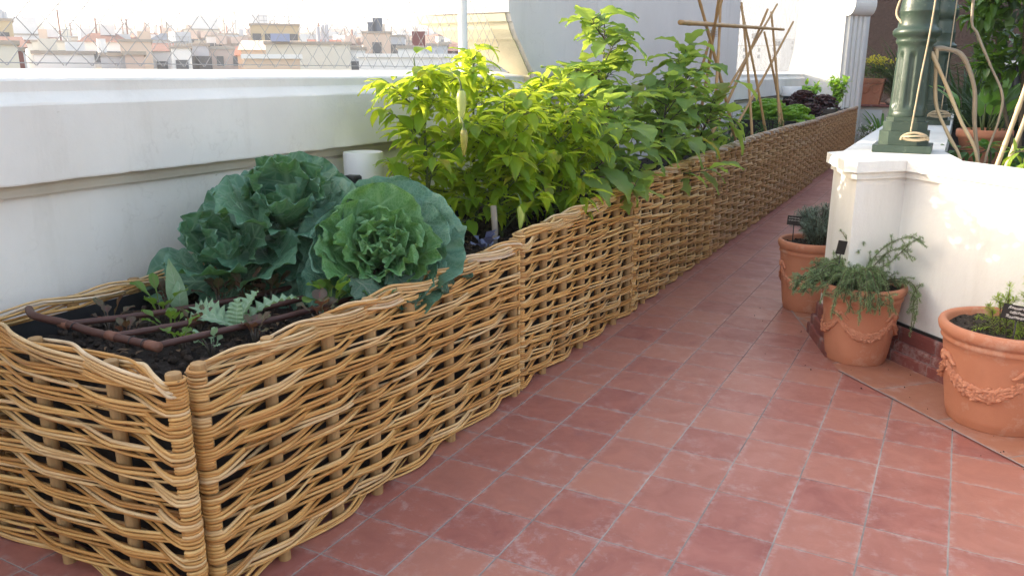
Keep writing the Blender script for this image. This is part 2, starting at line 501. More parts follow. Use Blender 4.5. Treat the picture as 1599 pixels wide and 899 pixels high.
def iron():
    t = NT('green_painted_iron'); co = t.coord()
    f = t.ramp(t.noise(4, 5, 0.6, co), 0.3, 0.7)
    c = t.mix(f, (0.026, 0.046, 0.032), (0.046, 0.072, 0.052))
    d = t.ramp(t.noise(26, 6, 0.7, co), 0.6, 0.72)
    c = t.mix(t.math('MULTIPLY', d, 0.55), c, (0.17, 0.21, 0.15))
    t.color(c); t.rough(0.36); t.b.inputs['Specular IOR Level'].default_value = 0.5
    t.bump(t.math('ADD', t.noise(90, 5, 0.6, co), t.math('MULTIPLY', t.noise(14, 3, 0.5, co), 1.2)), 0.35, 0.003)
    return t.m
M_IRON = iron()
M_ROPE = simple('cream_rope', (0.50, 0.40, 0.27), (0.40, 0.31, 0.2), 0.85, 20, 0.5, 200, 0.002)
M_WIRE = simple('galvanised_wire', (0.38, 0.38, 0.39), (0.30, 0.30, 0.31), 0.5, 10, metal=0.15, spec=0.4)
M_STEEL = simple('white_painted_steel', (0.80, 0.80, 0.79), (0.74, 0.74, 0.73), 0.45)
M_SLATE = simple('black_slate_label', (0.016, 0.013, 0.012), (0.025, 0.02, 0.018), 0.6)
M_CHALK = simple('chalk_pen', (0.62, 0.58, 0.54), (0.5, 0.47, 0.44), 0.8)
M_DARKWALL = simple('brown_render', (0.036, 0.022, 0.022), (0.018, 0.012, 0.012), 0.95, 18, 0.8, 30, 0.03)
M_STONE = simple('round_stone', (0.42, 0.30, 0.24), (0.3, 0.22, 0.18), 0.8, 12, 0.3, 30, 0.01, island=0.5)
M_GREYBOX = simple('grey_box_paint', (0.55, 0.56, 0.58), (0.5, 0.51, 0.53), 0.5)
M_STEP = plaster('step_plaster', (0.50, 0.46, 0.41), (0.42, 0.38, 0.34))

def leafm(name, a, b, vein, trans=0.35, tcol=None, rough=0.45, nveins=7.0, veinw=0.06, slope=1.6, crink=0.0, edge=None, vstr=0.6, spec=0.35, blot=None, old=None):
    t = NT(name)
    uv = t.coord('UV'); co = t.coord()
    sx = t.node('ShaderNodeSeparateXYZ'); t.ln(uv, sx.inputs[0])
    u = t.math('ABSOLUTE', t.math('SUBTRACT', t.math('MULTIPLY', sx.outputs[0], 2.0), 1.0)); v = sx.outputs[1]
    isl = t.island()
    f = t.math('ADD', t.math('MULTIPLY', isl, 0.7), t.math('MULTIPLY', t.ramp(t.noise(14, 4, 0.6, co), 0.3, 0.7), 0.3))
    c = t.mix(f, a, b)
    if old: c = t.mix(t.math('MULTIPLY', t.ramp(isl, 0.90, 0.97), t.ramp(t.noise(22, 4, 0.6, co), 0.3, 0.6)), c, old)
    if blot: c = t.mix(t.math('MULTIPLY', t.ramp(t.noise(9, 5, 0.6, co), 0.60, 0.72), 0.8), c, blot)
    mid = t.ramp(u, 0.09, 0.02)
    lat = t.math('ABSOLUTE', t.math('SUBTRACT', t.math('FRACT', t.math('SUBTRACT', t.math('MULTIPLY', v, nveins), t.math('MULTIPLY', u, slope))), 0.5))
    lat = t.ramp(lat, veinw * 1.7, veinw * 0.5)
    vv = t.math('MAXIMUM', mid, t.math('MULTIPLY', lat, t.ramp(u, 1.0, 0.3)))
    vv = t.math('MULTIPLY', vv, t.ramp(v, 0.94, 0.72))
    net = None
    if crink:
        vo = t.node('ShaderNodeTexVoronoi', feature='DISTANCE_TO_EDGE')
        vo.inputs['Scale'].default_value = crink
        t.ln(co, vo.inputs['Vector'])
        net = t.ramp(vo.outputs['Distance'], 0.12, 0.0)
        vv = t.math('MAXIMUM', vv, t.math('MULTIPLY', net, 0.45))
    c = t.mix(t.math('MULTIPLY', vv, vstr), c, vein)
    if edge:
        c = t.mix(t.math('MULTIPLY', t.ramp(u, 0.88, 1.0), 0.6), c, edge)
    t.color(c); t.rough(rough); t.b.inputs['Specular IOR Level'].default_value = spec
    h = t.math('MULTIPLY', vv, -1.0)
    h = t.math('ADD', h, t.math('MULTIPLY', t.noise(40, 4, 0.6, co), 0.8))
    nrm = t.bump(h, 0.5 if crink else 0.3, 0.006 if crink else 0.003)
    tr = t.node('ShaderNodeBsdfTranslucent')
    tc = tcol or tuple(min(1, x * 2.2) for x in b)
    tm = t.mix(t.math('MULTIPLY', isl, 0.6), tc, tuple(x * 0.7 for x in tc))
    tm = t.mix(t.math('MULTIPLY', vv, 0.35), tm, tuple(x * 0.5 for x in tc))
    t.ln(tm, tr.inputs[0])
    ms = t.node('ShaderNodeMixShader'); ms.inputs[0].default_value = trans
    t.ln(t.b.outputs[0], ms.inputs[1]); t.ln(tr.outputs[0], ms.inputs[2]); t.ln(ms.outputs[0], t.out.inputs[0])
    return t.m
L_SAVOY = leafm('savoy_leaf', (0.056, 0.145, 0.100), (0.098, 0.215, 0.138), (0.20, 0.34, 0.22), 0.16, (0.12, 0.30, 0.06), 0.42, 6, 0.075, 1.4, 60, (0.16, 0.30, 0.22), 0.95)
L_SAVOYIN = leafm('savoy_heart_leaf', (0.062, 0.170, 0.058), (0.095, 0.235, 0.072), (0.24, 0.42, 0.20), 0.22, (0.20, 0.42, 0.07), 0.42, 6, 0.08, 1.4, 75, (0.20, 0.38, 0.20), 0.95)
L_CABB = leafm('cabbage_leaf', (0.052, 0.138, 0.096), (0.088, 0.205, 0.112), (0.20, 0.34, 0.22), 0.20, (0.16, 0.36, 0.06), 0.36, 6, 0.06, 1.5, 24, (0.17, 0.30, 0.23), 0.95)
L_OLD = leafm('old_cabbage_leaf', (0.045, 0.10, 0.065), (0.07, 0.125, 0.075), (0.22, 0.24, 0.18), 0.12, (0.15, 0.2, 0.08), 0.55, 6, 0.05, 1.4, 40, None, 0.5, blot=(0.13, 0.11, 0.075))
L_PEP = leafm('pepper_leaf', (0.085, 0.190, 0.016), (0.135, 0.265, 0.022), (0.26, 0.42, 0.08), 0.56, (0.84, 0.95, 0.07), 0.36, 7, 0.05, 1.2, 0, None, 0.35, old=(0.34, 0.27, 0.05))
L_EGG = leafm('aubergine_leaf', (0.115, 0.215, 0.062), (0.160, 0.275, 0.066), (0.28, 0.40, 0.16), 0.46, (0.66, 0.84, 0.12), 0.55, 6, 0.05, 1.3, 0, None, 0.4, old=(0.34, 0.27, 0.05))
L_YEL = leafm('yellowing_leaf', (0.30, 0.30, 0.03), (0.42, 0.34, 0.03), (0.4, 0.42, 0.15), 0.40, (0.7, 0.6, 0.05), 0.5, 6, 0.05, 1.3, 0, (0.35, 0.22, 0.05), 0.4)
L_LETT = leafm('lettuce_leaf', (0.16, 0.36, 0.03), (0.24, 0.46, 0.045), (0.4, 0.6, 0.15), 0.35, (0.5, 0.75, 0.06), 0.45, 5, 0.06, 1.2, 30, None, 0.4)
L_RED = leafm('red_lettuce_leaf', (0.030, 0.014, 0.018), (0.055, 0.024, 0.026), (0.13, 0.07, 0.05), 0.2, (0.2, 0.05, 0.05), 0.4, 5, 0.06, 1.2, 30, None, 0.4)
L_HERB = leafm('herb_leaf', (0.035, 0.10, 0.030), (0.065, 0.155, 0.04), (0.12, 0.25, 0.08), 0.25, (0.2, 0.42, 0.05), 0.5, 5, 0.05, 1.2, 0, None, 0.3)
L_CARD = leafm('cardoon_leaf', (0.20, 0.31, 0.19), (0.26, 0.38, 0.24), (0.42, 0.52, 0.38), 0.25, (0.4, 0.6, 0.22), 0.6, 7, 0.06, 1.2, 0, None, 0.6)
L_BEET = leafm('beet_leaf', (0.070, 0.155, 0.022), (0.11, 0.22, 0.03), (0.20, 0.06, 0.06), 0.3, (0.3, 0.5, 0.05), 0.4, 6, 0.05, 1.2, 0, (0.12, 0.06, 0.04), 0.7)
L_BEETRED = leafm('red_beet_leaf', (0.070, 0.040, 0.038), (0.085, 0.110, 0.035), (0.22, 0.03, 0.05), 0.25, (0.3, 0.1, 0.05), 0.4, 6, 0.05, 1.2, 0, None, 0.7)
L_BASIL = leafm('purple_blue_leaf', (0.085, 0.10, 0.19), (0.12, 0.14, 0.235), (0.2, 0.2, 0.3), 0.15, (0.15, 0.15, 0.3), 0.4, 6, 0.05, 1.2, 0, None, 0.4)
L_ROSE = leafm('rosemary_needle', (0.17, 0.25, 0.11), (0.25, 0.34, 0.18), (0.42, 0.48, 0.38), 0.3, (0.35, 0.5, 0.16), 0.5, 3, 0.01, 1, 0, None, 0.3)
L_ROSEY = leafm('young_rosemary_needle', (0.16, 0.26, 0.03), (0.26, 0.36, 0.04), (0.36, 0.46, 0.15), 0.35, (0.5, 0.65, 0.06), 0.5, 3, 0.01, 1, 0, None, 0.3)
L_CURRY = leafm('silver_needle', (0.15, 0.21, 0.16), (0.22, 0.29, 0.23), (0.36, 0.42, 0.36), 0.15, (0.3, 0.4, 0.25), 0.65, 3, 0.01, 1, 0, None, 0.3)
L_VINE = leafm('glossy_vine_leaf', (0.030, 0.085, 0.014), (0.060, 0.135, 0.020), (0.15, 0.25, 0.06), 0.3, (0.28, 0.5, 0.04), 0.25, 6, 0.04, 1.3, 0, None, 0.4, spec=0.5)
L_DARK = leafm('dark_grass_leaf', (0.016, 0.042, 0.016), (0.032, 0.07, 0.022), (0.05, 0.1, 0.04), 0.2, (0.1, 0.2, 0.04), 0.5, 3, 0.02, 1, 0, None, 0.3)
L_BROAD = leafm('broad_green_leaf', (0.07, 0.17, 0.03), (0.11, 0.25, 0.045), (0.2, 0.36, 0.1), 0.35, (0.3, 0.55, 0.06), 0.35, 7, 0.04, 1.3, 0, None, 0.35)
L_SHRUB = leafm('shrub_leaf', (0.05, 0.11, 0.022), (0.08, 0.16, 0.03), (0.12, 0.22, 0.06), 0.25, (0.25, 0.4, 0.04), 0.5, 3, 0.02, 1, 0, None, 0.3)
L_FLOWER = leafm('yellow_flower', (0.55, 0.50, 0.03), (0.7, 0.62, 0.05), (0.6, 0.6, 0.1), 0.3, (0.9, 0.85, 0.1), 0.5, 3, 0.02, 1, 0, None, 0.2)
M_STEMG = simple('green_stem', (0.11, 0.16, 0.045), (0.08, 0.10, 0.035), 0.6, 20)
M_STEMB = simple('brown_stem', (0.10, 0.075, 0.045), (0.065, 0.05, 0.035), 0.7, 20)
M_STEMP = simple('purple_stem', (0.075, 0.055, 0.06), (0.10, 0.09, 0.05), 0.6, 20)
M_PEPFRUIT = simple('pale_pepper_skin', (0.42, 0.46, 0.13), (0.36, 0.44, 0.09), 0.25, 5, spec=0.5)
M_PEPFRUIT2 = simple('ripening_pepper_skin', (0.40, 0.45, 0.07), (0.13, 0.045, 0.02), 0.25, 9, spec=0.5)
M_AUB = simple('aubergine_skin', (0.022, 0.008, 0.02), (0.035, 0.012, 0.03), 0.15, 5, spec=0.6)


# ------------------------------------------------------------------ the setting
# terrace floor
m = MB()
m.add([(-1.5, -9, 0), (6, -9, 0), (6, 18, 0), (-1.5, 18, 0)], [(0, 1, 2, 3)])
struct(m.build('terrace_floor', M_FLOOR, smooth=False))
m = MB()
def dg(a, b):      # a along the wall (1,-1)/sqrt2, b across (1,1)/sqrt2
    return ((a + b) / math.sqrt(2), (b - a) / math.sqrt(2))
bd = [dg(-0.56, 2.29), dg(2.6, 2.29), dg(2.6, 2.75), dg(-0.75, 2.75)]
bd2 = [dg(-0.56, 2.29), dg(-0.75, 2.75), (1.05, 2.75), (0.90, 3.15), (0.80, 3.05), (0.975, 2.62)]
m.add([(*p, 0.004) for p in bd], [(0, 1, 2, 3)])
m.add([(*p, 0.004) for p in bd2], [tuple(range(6))])
p_, q_ = dg(-0.56, 2.287), dg(2.6, 2.287); p2_, q2_ = dg(-0.56, 2.294), dg(2.6, 2.294)
m.add([(*p_, 0.006), (*q_, 0.006), (*q2_, 0.006), (*p2_, 0.006)], [(0, 1, 2, 3)], 1)
p_, q_ = (0.975, 2.62), (0.80, 3.05); 
m.add([(p_[0] - .004, p_[1], .006), (p_[0] + .004, p_[1], .006), (q_[0] + .004, q_[1], .006), (q_[0] - .004, q_[1], .006)], [(0, 1, 2, 3)], 1)
M_GROUT = simple('pale_grout', (0.42, 0.37, 0.35), (0.30, 0.25, 0.23), 0.9, 8)
struct(m.build('border_paving', [M_BORDER, M_GROUT], smooth=False))

# the terrace stands on a building high above the town: town ground rising to hills
def ground_z(x, y):
    d = math.hypot(x, y)
    z = -19 + 0.012 * max(0, d - 120)
    k = max(0.0, min(1.0, (d - 900) / 1900)); k = k * k * (3 - 2 * k)
    a = math.atan2(x, y)      # 0 = +y, negative to the left
    ridge = 82 + 62 * math.exp(-((a + 0.62) / 0.2) ** 2) + 12 * math.sin(a * 9) + 9 * math.sin(a * 23 + 1)
    return z + k * ridge + k * 25 * mnoise.noise(Vector((x * 0.002, y * 0.002, 0)))
na, nd = 120, 60
dd = 8 * (5200 / 8) ** (np.linspace(0, 1, nd))
aa = np.linspace(-PI, PI, na)
G = np.array([[(d * math.sin(a), d * math.cos(a), ground_z(d * math.sin(a), d * math.cos(a))) for a in aa] for d in dd])
m = MB(); m.grid(G)
def ground_mat():
    t = NT('town_ground'); co = t.coord()
    f = t.ramp(t.noise(0.004, 8, 0.7, co), 0.4, 0.6)
    c = t.mix(f, (0.10, 0.13, 0.07), (0.26, 0.24, 0.20))
    sp = t.ramp(t.noise(0.045, 3, 0.6, co), 0.60, 0.66)
    c = t.mix(sp, c, (0.5, 0.46, 0.42))
    t.color(c); t.rough(0.95)
    return t.m
struct(m.build('ground', ground_mat()))

# parapets: one ragged-edged plaster profile
def parapet(name, y0, y1, label, step=0.05):
    root = thing(name, (-1.2, (y0 + y1) / 2, 0), label, 'parapet')
    ys = np.linspace(y0, y1, max(8, int((y1 - y0) / step)))
    def sweep(prof, rag):
        P = []
        for y in ys:
            row = []
            for (x, z), rg in zip(prof, rag):
                nz = mnoise.noise(Vector((y * 9, x * 3 + z * 17, 0.3))) * 0.6 + mnoise.noise(Vector((y * 31, z * 11, 2.3))) * 0.5
                nx = mnoise.noise(Vector((y * 6, z * 5, 7.1)))
                row.append((x + nx * 0.0025, y, z + nz * rg))
            P.append(row)
        mb = MB(); P = np.array(P)
        mb.grid(P, closed_u=True)
        n0 = 0; k = len(prof)
        mb.f.append(np.arange(k)); mb.mi.append(0)
        mb.f.append(np.arange(k)[::-1] + (len(ys) - 1) * k); mb.mi.append(0)
        return mb
    sweep([(-1.195, 0.0), (-1.195, 0.5), (-1.195, 1.068), (-1.44, 1.068), (-1.44, 0.0)], [0, 0, 0, 0, 0]).build('wall_face', M_WALL, root, smooth=False)
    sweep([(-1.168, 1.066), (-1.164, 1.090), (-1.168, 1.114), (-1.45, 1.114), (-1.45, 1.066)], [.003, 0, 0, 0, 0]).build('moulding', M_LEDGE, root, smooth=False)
    sweep([(-1.128, 1.110), (-1.126, 1.116), (-1.126, 1.25), (-1.126, 1.368), (-1.130, 1.375), (-1.166, 1.404), (-1.172, 1.412), (-1.171, 1.448), (-1.180, 1.457), (-1.32, 1.474), (-1.47, 1.490), (-1.50, 1.44), (-1.50, 1.11)],
          [.006, .006, 0, 0, .004, .002, .002, .003, .003, .002, 0, 0, 0]).build('coping', M_WALL, root, smooth=False)
    return root
parapet('parapet_wall', -6.0, 3.1, 'long white plaster parapet wall behind the cabbages with a bevelled coping')
parapet('parapet_wall', 8.9, 14.9, 'short white parapet length between two tall piers behind the bamboo canes', 0.1)

# tall pier with a flared, corbelled foot
root = thing('tall_pier', (-1.6, 6, 0), 'tall broad pinkish white pier rising behind the aubergine plants', 'pier')
zs = [0.0, 1.40, 1.46, 1.52, 1.60, 1.68, 1.70, 1.76, 1.80, 1.81, 1.86, 1.865, 5.0]
xl = [-1.22, -1.22, -1.25, -1.32, -1.43, -1.58, -1.62, -1.72, -1.78, -1.86, -1.86, -1.66, -1.66]
yl = [3.15, 3.15, 3.12, 3.06, 2.98, 2.90, 2.87, 2.82, 2.80, 2.78, 2.76, 2.74, 2.70]
m = MB()
Pg = np.array([[(x, y, z), (-1.10, y, z), (-1.10, 9.1, z), (x, 9.1, z)] for z, x, y in zip(zs, xl, yl)])
m.grid(Pg, closed_u=True)
m.build('shaft', M_PIER, root, smooth=False)
m = MB()
m.grid(np.array([[(x - .02, y - .012, z), (-1.135, y - .012, z), (-1.135, y + .5, z), (x - .02, y + .5, z)] for z, x, y in list(zip(zs, xl, yl))[1:11]]), closed_u=True)
m.build('corbel', M_SUNTINT, root, smooth=False)  # sun-facing side of the foot carries the painted sunlight tint

# second pier and the fluted pilaster next to it
root = thing('corner_pier', (-0.8, 15.3, 0), 'smooth bright white pier at the far end of the planters, beside the shrub pot', 'pier')
m = MB()
zs2 = [0, 0.9, 1.2, 1.45, 1.6, 1.9, 2.4, 3.2, 6]
fl = [0, 0, 0, 0.02, 0.05, 0.10, 0.13, 0.14, 0.14]
m.grid(np.array([[(-1.5 + f, 14.9, z), (-0.50, 14.9, z), (-0.50, 16.4, z), (-1.5 + f, 16.4, z)] for z, f in zip(zs2, fl)]), closed_u=True)
m.build('shaft', M_WHITE, root, smooth=False)
m = MB()
A, B = np.array([-0.498, 14.92]), np.array([-0.20, 15.42])
dv = (B - A); nv_ = np.array([dv[1], -dv[0]]) / np.linalg.norm(dv)
poly = [tuple(A)]
for k in range(4):
    for u, o in ((0.06 + k * .235, 0.0), (0.08 + k * .235, 0.06), (0.21 + k * .235, 0.06), (0.235 + k * .235, 0.0)):
        poly.append(tuple(A + dv * u + nv_ * o))
poly += [tuple(B), (-0.20, 16.2), (-0.498, 16.2)]
m.prism(poly, 0, 2.65)
m.build('fluted_pilaster', M_WHITE, root, smooth=False)
m = MB()
sc = []
for k in range(15):
    a = -PI / 2 + PI * k / 14
    sc.append((0.04 + 0.15 * math.cos(a), 2.74 + 0.22 * math.sin(a)))
prof = [(-0.35, 2.48)] + sc + [(-0.35, 2.96)]
m.extrude(prof, tuple((A + B) / 2 - dv * 0.52), tuple((A + B) / 2 + dv * 0.55), tuple(nv_))
m.build('scroll_capital', M_WHITE, root, smooth=False)

# far step with its ledge, and the brown wall closing the terrace
root = thing('raised_ledge', (1.2, 16.9, 0), 'pale plastered step at the far end of the path carrying a potted shrub', 'ledge')
m = MB(); m.box((1.35, 16.95, 0.40), (3.3, 1.25, 0.80), bev=0.01); m.build('step_body', M_STEP, root, smooth=False)
m = MB(); m.box((1.35, 16.93, 0.822), (3.36, 1.32, 0.04), bev=0.008); m.build('tile_lip', M_SKIRT, root, smooth=False)
m = MB()
m.box((0.00, 16.305, 0.40), (0.42, 0.03, 0.68), bev=0.006)
o = m.build('meter_cupboard', M_GREYBOX, smooth=False); tag(o, 'flat light grey cupboard door on the far step beside the planter end', 'cupboard door')
m = MB()
m.box((2.5, 19.2, 2.5), (8.0, 0.3, 5.0))
o = m.build('brown_wall', M_DARKWALL, smooth=False); tag(o, 'dark brown rendered wall behind the far shrub pot', 'wall')
m = MB()
m.box((6.4, 12.0, 2.0), (0.3, 14.0, 4.0))
o = m.build('side_wall', M_DARKWALL, smooth=False); tag(o, 'dark side wall hidden in shade behind the leafy climber', 'wall')

# chain link fences
def chain_fence(y0, y1, z0, z1, posts, label, w=0.105, h=0.105, x=-1.27):
    root = thing('chain_link_fence', (x, (y0 + y1) / 2, z0), label, 'fence')
    mb = MB()
    nb = int((z1 - z0) / (h / 2))
    ncol = int((y1 - y0) / (w / 2))
    for i in range(ncol):
        pts = []
        for b in range(nb + 1):
            col = i if (b + i) % 2 == 0 else i + 1
            off = 0.0028 * (1 if (b + i) % 2 == 0 else -1)
            pts.append((x + off + 0.006 * mnoise.noise(Vector((i * .3, b * .4, 0))), y0 + col * w / 2 + 0.004 * mnoise.noise(Vector((i * .5, b * .5, 4))), z0 + b * h / 2))
        mb.tube(pts, 0.0021, 4, ref=(1, 0, 0), cap=False)
    mb.build('wire_mesh', M_WIRE, root)
    for zz in (z0 + 0.012, z1 - 0.02):
        mb = MB(); mb.tube([(x, y0, zz), (x, (y0 + y1) / 2, zz - 0.004), (x, y1, zz)], 0.002, 5); mb.build('line_wire', M_WIRE, root)
    for py in posts:
        mb = MB(); mb.lathe([(0.0, 1.42), (0.03, 1.42), (0.03, z1 + 0.15), (0.022, z1 + 0.17), (0.0, z1 + 0.17)], (x + 0.034, py, 0), 14)
        mb.lathe([(0.0, 1.455), (0.055, 1.455), (0.055, 1.484), (0.0, 1.484)], (x + 0.034, py, 0), 14)
        mb.build('post', M_STEEL, root, smooth='auto')
    return root
chain_fence(-4.5, 2.95, 1.50, 2.75, [-1.9, 2.38], 'chain link fence on the long parapet with white tube post, city behind it')
chain_fence(9.1, 14.9, 1.50, 3.2, [], 'chain link fence in the gap between the two piers behind the bamboo canes')

# right-hand masonry planter: wall, pier, wing
root = thing('masonry_planter', (1.6, 2.6, 0), 'white masonry planter wall with a stepped coping behind the terracotta pots', 'planter wall')
I0 = np.array([1.405, 2.435]); dA = np.array([1, -1]) / math.sqrt(2); nI = np.array([1, 1]) / math.sqrt(2)
A0 = I0 - nI * 0.30
B0 = A0 + np.array([-0.36, 0.93]) * 0.46
far = I0 + dA * 3.2
top = 0.955
def wedge(off, z0, z1, mat, name, off_in=0.0):
    """outline of the planter wall pushed out by off"""
    m_ = MB()
    m_.prism([tuple(p) for p in [I0 - nI * off - dA * off * 0, far - nI * off, far + nI * (0.22 + off_in), I0 + nI * (0.22 + off_in) + dA * 0.12]], z0, z1)
    # pier block with wing
    a = A0 - nI * off + dA * off
    i1 = I0 + dA * off - nI * off * 0.0
    b = B0 + np.array([-0.93, -0.36]) * off
    a2 = A0 + np.array([-0.93, -0.36]) * off - nI * off * 0.55
    m2 = MB()
    m2.prism([tuple(p) for p in [a, i1, I0 + nI * 0.225 + dA * 0.118, (1.56, 3.0), (1.56, 9.0), (1.10 - off, 9.0), (1.10 - off, b[1] + 0.12), b, a2]], z0 + 0.0015, z1 + 0.0025)
    return m_, m2
for nm, off, z0, z1, mt in (('wall_body', 0.0, 0.0, top, M_WHITE), ('sub_moulding', 0.018, top, 0.988, M_WHITE), ('coping', 0.045, 0.992, 1.045, M_WHITE)):
    for k, mm in enumerate(wedge(off, z0, z1, mt, nm)):
        mm.build(nm, mt, root, smooth=False)
# skirting in three steps
m = MB()
for k, (off, z0, z1) in enumerate(((0.062, 0.0, 0.062), (0.044, 0.062, 0.112), (0.022, 0.112, 0.185))):
    m.extrude([(0, z0), (off, z0), (off, z1 - 0.008), (off - 0.006, z1), (0, z1)], tuple(I0 - dA * 0.0), tuple(far), tuple(-nI))
    m.extrude([(0, z0), (off, z0), (off, z1 - 0.008), (off - 0.006, z1), (0, z1)], tuple(A0), tuple(I0), tuple(dA))
    nB = np.array([-0.93, -0.36]) / np.linalg.norm([0.93, 0.36])
    m.extrude([(0, z0), (off, z0), (off, z1 - 0.008), (off - 0.006, z1), (0, z1)], tuple(B0), tuple(A0), tuple(nB))
m.build('skirting', M_SKIRT, root, smooth=False)
m = MB()
m.extrude([(-0.001, 0.1855), (0.012, 0.1855), (0.010, 0.20), (-0.001, 0.20)], tuple(I0), tuple(far), tuple(-nI))
m.build('joint_strip', M_BLACK, root, smooth=False)
m = MB()
m.add([(*(I0 + nI * 0.2), 0.86), (*(far + nI * 0.2), 0.86), (6.2, 1.5, 0.86), (6.2, 15, 0.86), (1.55, 15, 0.86), (1.55, 3, 0.86)], [tuple(range(6))])
struct(m.build('bed_soil', M_SOIL, smooth=False))

# ------------------------------------------------------------------ wicker hurdles
def hurdle(P0, P1, h0, h1, nposts, label, near=True, posts_u=None, cat='wicker panel', group=None, out=None, rods=3, mats=None, z0=0.008, rim=True, pitch=0.0315, rimmat=None):
    P0 = np.array(P0, float); P1 = np.array(P1, float)
    L = np.linalg.norm(P1 - P0); e = (P1 - P0) / L
    nrm = np.array([e[1], -e[0]]) if out is None else np.array(out, float)
    root = thing('wicker_panel', ((P0[0] + P1[0]) / 2, (P0[1] + P1[1]) / 2, 0), label, cat, group)
    rp = 0.0210; rr = 0.0054
    us = np.linspace(rp + rr * 2, L - rp - rr * 2, nposts) if posts_u is None else np.array(posts_u)
    us = us + np.concatenate([[0], rng.uniform(-.012, .012, len(us) - 2), [0]])
    hz = lambda u: h0 + (h1 - h0) * u / L
    def W(u, n, z): return (P0[0] + e[0] * u + nrm[0] * n, P0[1] + e[1] * u + nrm[1] * n, z)
    mw = mats or M_ROD
    seg = 12 if near else 8
    ptilt = rng.uniform(-.006, .006, len(us))
    for i, u in enumerate(us):
        mb = MB()
        end = i in (0, len(us) - 1)
        r = rp * (1.0 if end else rng.uniform(0.9, 1.1))
        zt = hz(u) + (0.004 if end else rng.uniform(-0.012, 0.003))
        mb.tube([W(u, 0, 0.0), W(u, 0, zt - 0.003)], r, seg, cap=False)
        mb.tube([W(u, 0, zt - 0.003), W(u, 0, zt)], [r, r * 0.93], seg)
        mb.build('post', M_POST, root, smooth='auto')
    H = min(h0, h1)
    rows = int(round((H - 0.035 - z0) / pitch))
    mb = MB()
    K = 8 if near else 5
    sides = 6 if near else 5
    amp = rp + rr * 1.15
    for k in range(rows):
        f0 = (k + 0.5) / rows
        rowslope = rng.uniform(-.005, .005)
        cnt = rods + int(rng.random() < .35)
        for j in range(cnt):
            jj = (j - (cnt - 1) / 2)
            pts, rad = [], []
            lag = rng.uniform(-.012, .012)
            # (u, n, z) knots: one on every post
            kn = []
            for i, u in enumerate(us):
                sgn = 1 if (i + k) % 2 == 0 else -1
                zb = z0 + (hz(u) - 0.010 - z0) * f0
                tight = 0.0103 if i not in (0, len(us) - 1) else 0.0098
                zz = zb + (0.005 * sgn if 0 < i < len(us) - 1 else 0) + jj * tight + rowslope * (i % 3 - 1) + rng.uniform(-.0022, .0022) + 0.006 * mnoise.noise(Vector((u * 3 + P0[1] * 2, k * .7, 0)))
                kn.append((u + lag * (0 if i in (0, len(us) - 1) else 1), sgn * (amp + rng.uniform(0, 0.006) + (0.003 if j % 2 else 0)), zz))
            for i in range(len(kn) - 1):
                a, b = kn[i], kn[i + 1]
                tw = rng.uniform(-.007, .007) + jj * 0.0028
                for q in range(K):
                    t = q / K
                    ss = 0.3 * t + 0.7 * t * t * (3 - 2 * t)
                    n_ = a[1] + (b[1] - a[1]) * ss
                    z_ = a[2] + (b[2] - a[2]) * ss + tw * math.sin(PI * t)
                    pts.append(W(a[0] + (b[0] - a[0]) * t, n_, z_))
            pts.append(W(*kn[-1]))
            # both ends wrap round the last posts
            def wrap(kn_, sg):
                c0, s0 = kn_[0], (1 if kn_[1] > 0 else -1)
                out_ = []
                for a in (30, 60, 90, 120, 150, 178):
                    ang = R(a)
                    out_.append(W(c0 + sg * amp * math.sin(ang), s0 * amp * math.cos(ang), kn_[2] - 0.002 * a / 180))
                return out_
            pts = wrap(kn[0], -1)[::-1] + pts + wrap(kn[-1], 1)
            r_ = rr * rng.uniform(0.82, 1.12)
            mb.tube(pts, r_ * (1 + 0.06 * np.sin(np.linspace(0, rng.uniform(3, 12), len(pts)))), sides, ref=(0, 0, 1))
    mb.build('weave', mw, root)
    # twisted border
    if rim:
        mb = MB()
        for i in range(len(us) - 1):
            for j in range(4 if near else 3):
                o_ = (j - 1.2) * 0.0105
                d1 = rng.uniform(-.006, .006)
                u0, u1 = us[i], us[i + 1]; D = u1 - u0
                uu = [u0 - 0.02, u0 + D * .30, u0 + D * .58 + d1, u1 - D * .12, u1 + D * .30, u1 + D * .75, u1 + D * 1.05]
                nn = [-amp, -amp * .9, -amp * .1, amp * 1.05, amp * 1.2, amp * 0.6, -amp * .6]
                zz = [-.036, -.024, -.008, -.012, -.026, -.034, -.044]
                pts = []
                for a, b, c in zip(uu, nn, zz):
                    a = min(max(a, us[0] - .012), us[-1] + .012)
                    pts.append(W(a + (j - 1.5) * 0.006, b + (j % 2) * .004, hz(a) + c - o_ + 0.0 + rng.uniform(-.002, .002)))
                pts = spline(pts, 22 if near else 12)
                mb.tube(pts, rr * rng.uniform(.8, 1.05), sides, ref=(0.05, 0.1, 1))
        mb.build('rim', rimmat or M_RIM, root)
    return root

XF = -0.085
hurdle((XF, -0.862), (XF, 0.975), 0.728, 0.752, 8, 'nearest long wicker panel, golden rods, carrying the overhanging cabbage leaves',
       posts_u=[0.04, 0.297, 0.544, 0.754, 0.998, 1.256, 1.527, 1.795], group=None, out=(1, 0))
seams = [(0.982, 2.47, .765, .84, 7, 'second wicker panel of the row, below the pepper plants'),
         (2.478, 4.29, .845, .875, 9, 'wicker panel below the aubergine plants, big drooping leaves on its rim'),
         (4.298, 6.08, .88, .90, 9, 'wicker panel in front of the green herbs and the first bamboo canes'),
         (6.088, 7.75, .90, .895, 9, 'wicker panel at the feet of the bamboo canes'),
         (7.758, 9.58, .89, .865, 10, 'wicker panel in front of the light green lettuce, black liner showing above it'),
         (9.66, 12.3, .87, .86, 14, 'wicker panel in front of the dark red lettuce'),
         (12.31, 15.0, .86, .85, 14, 'farthest wicker panel, ending at the grey cupboard door')]
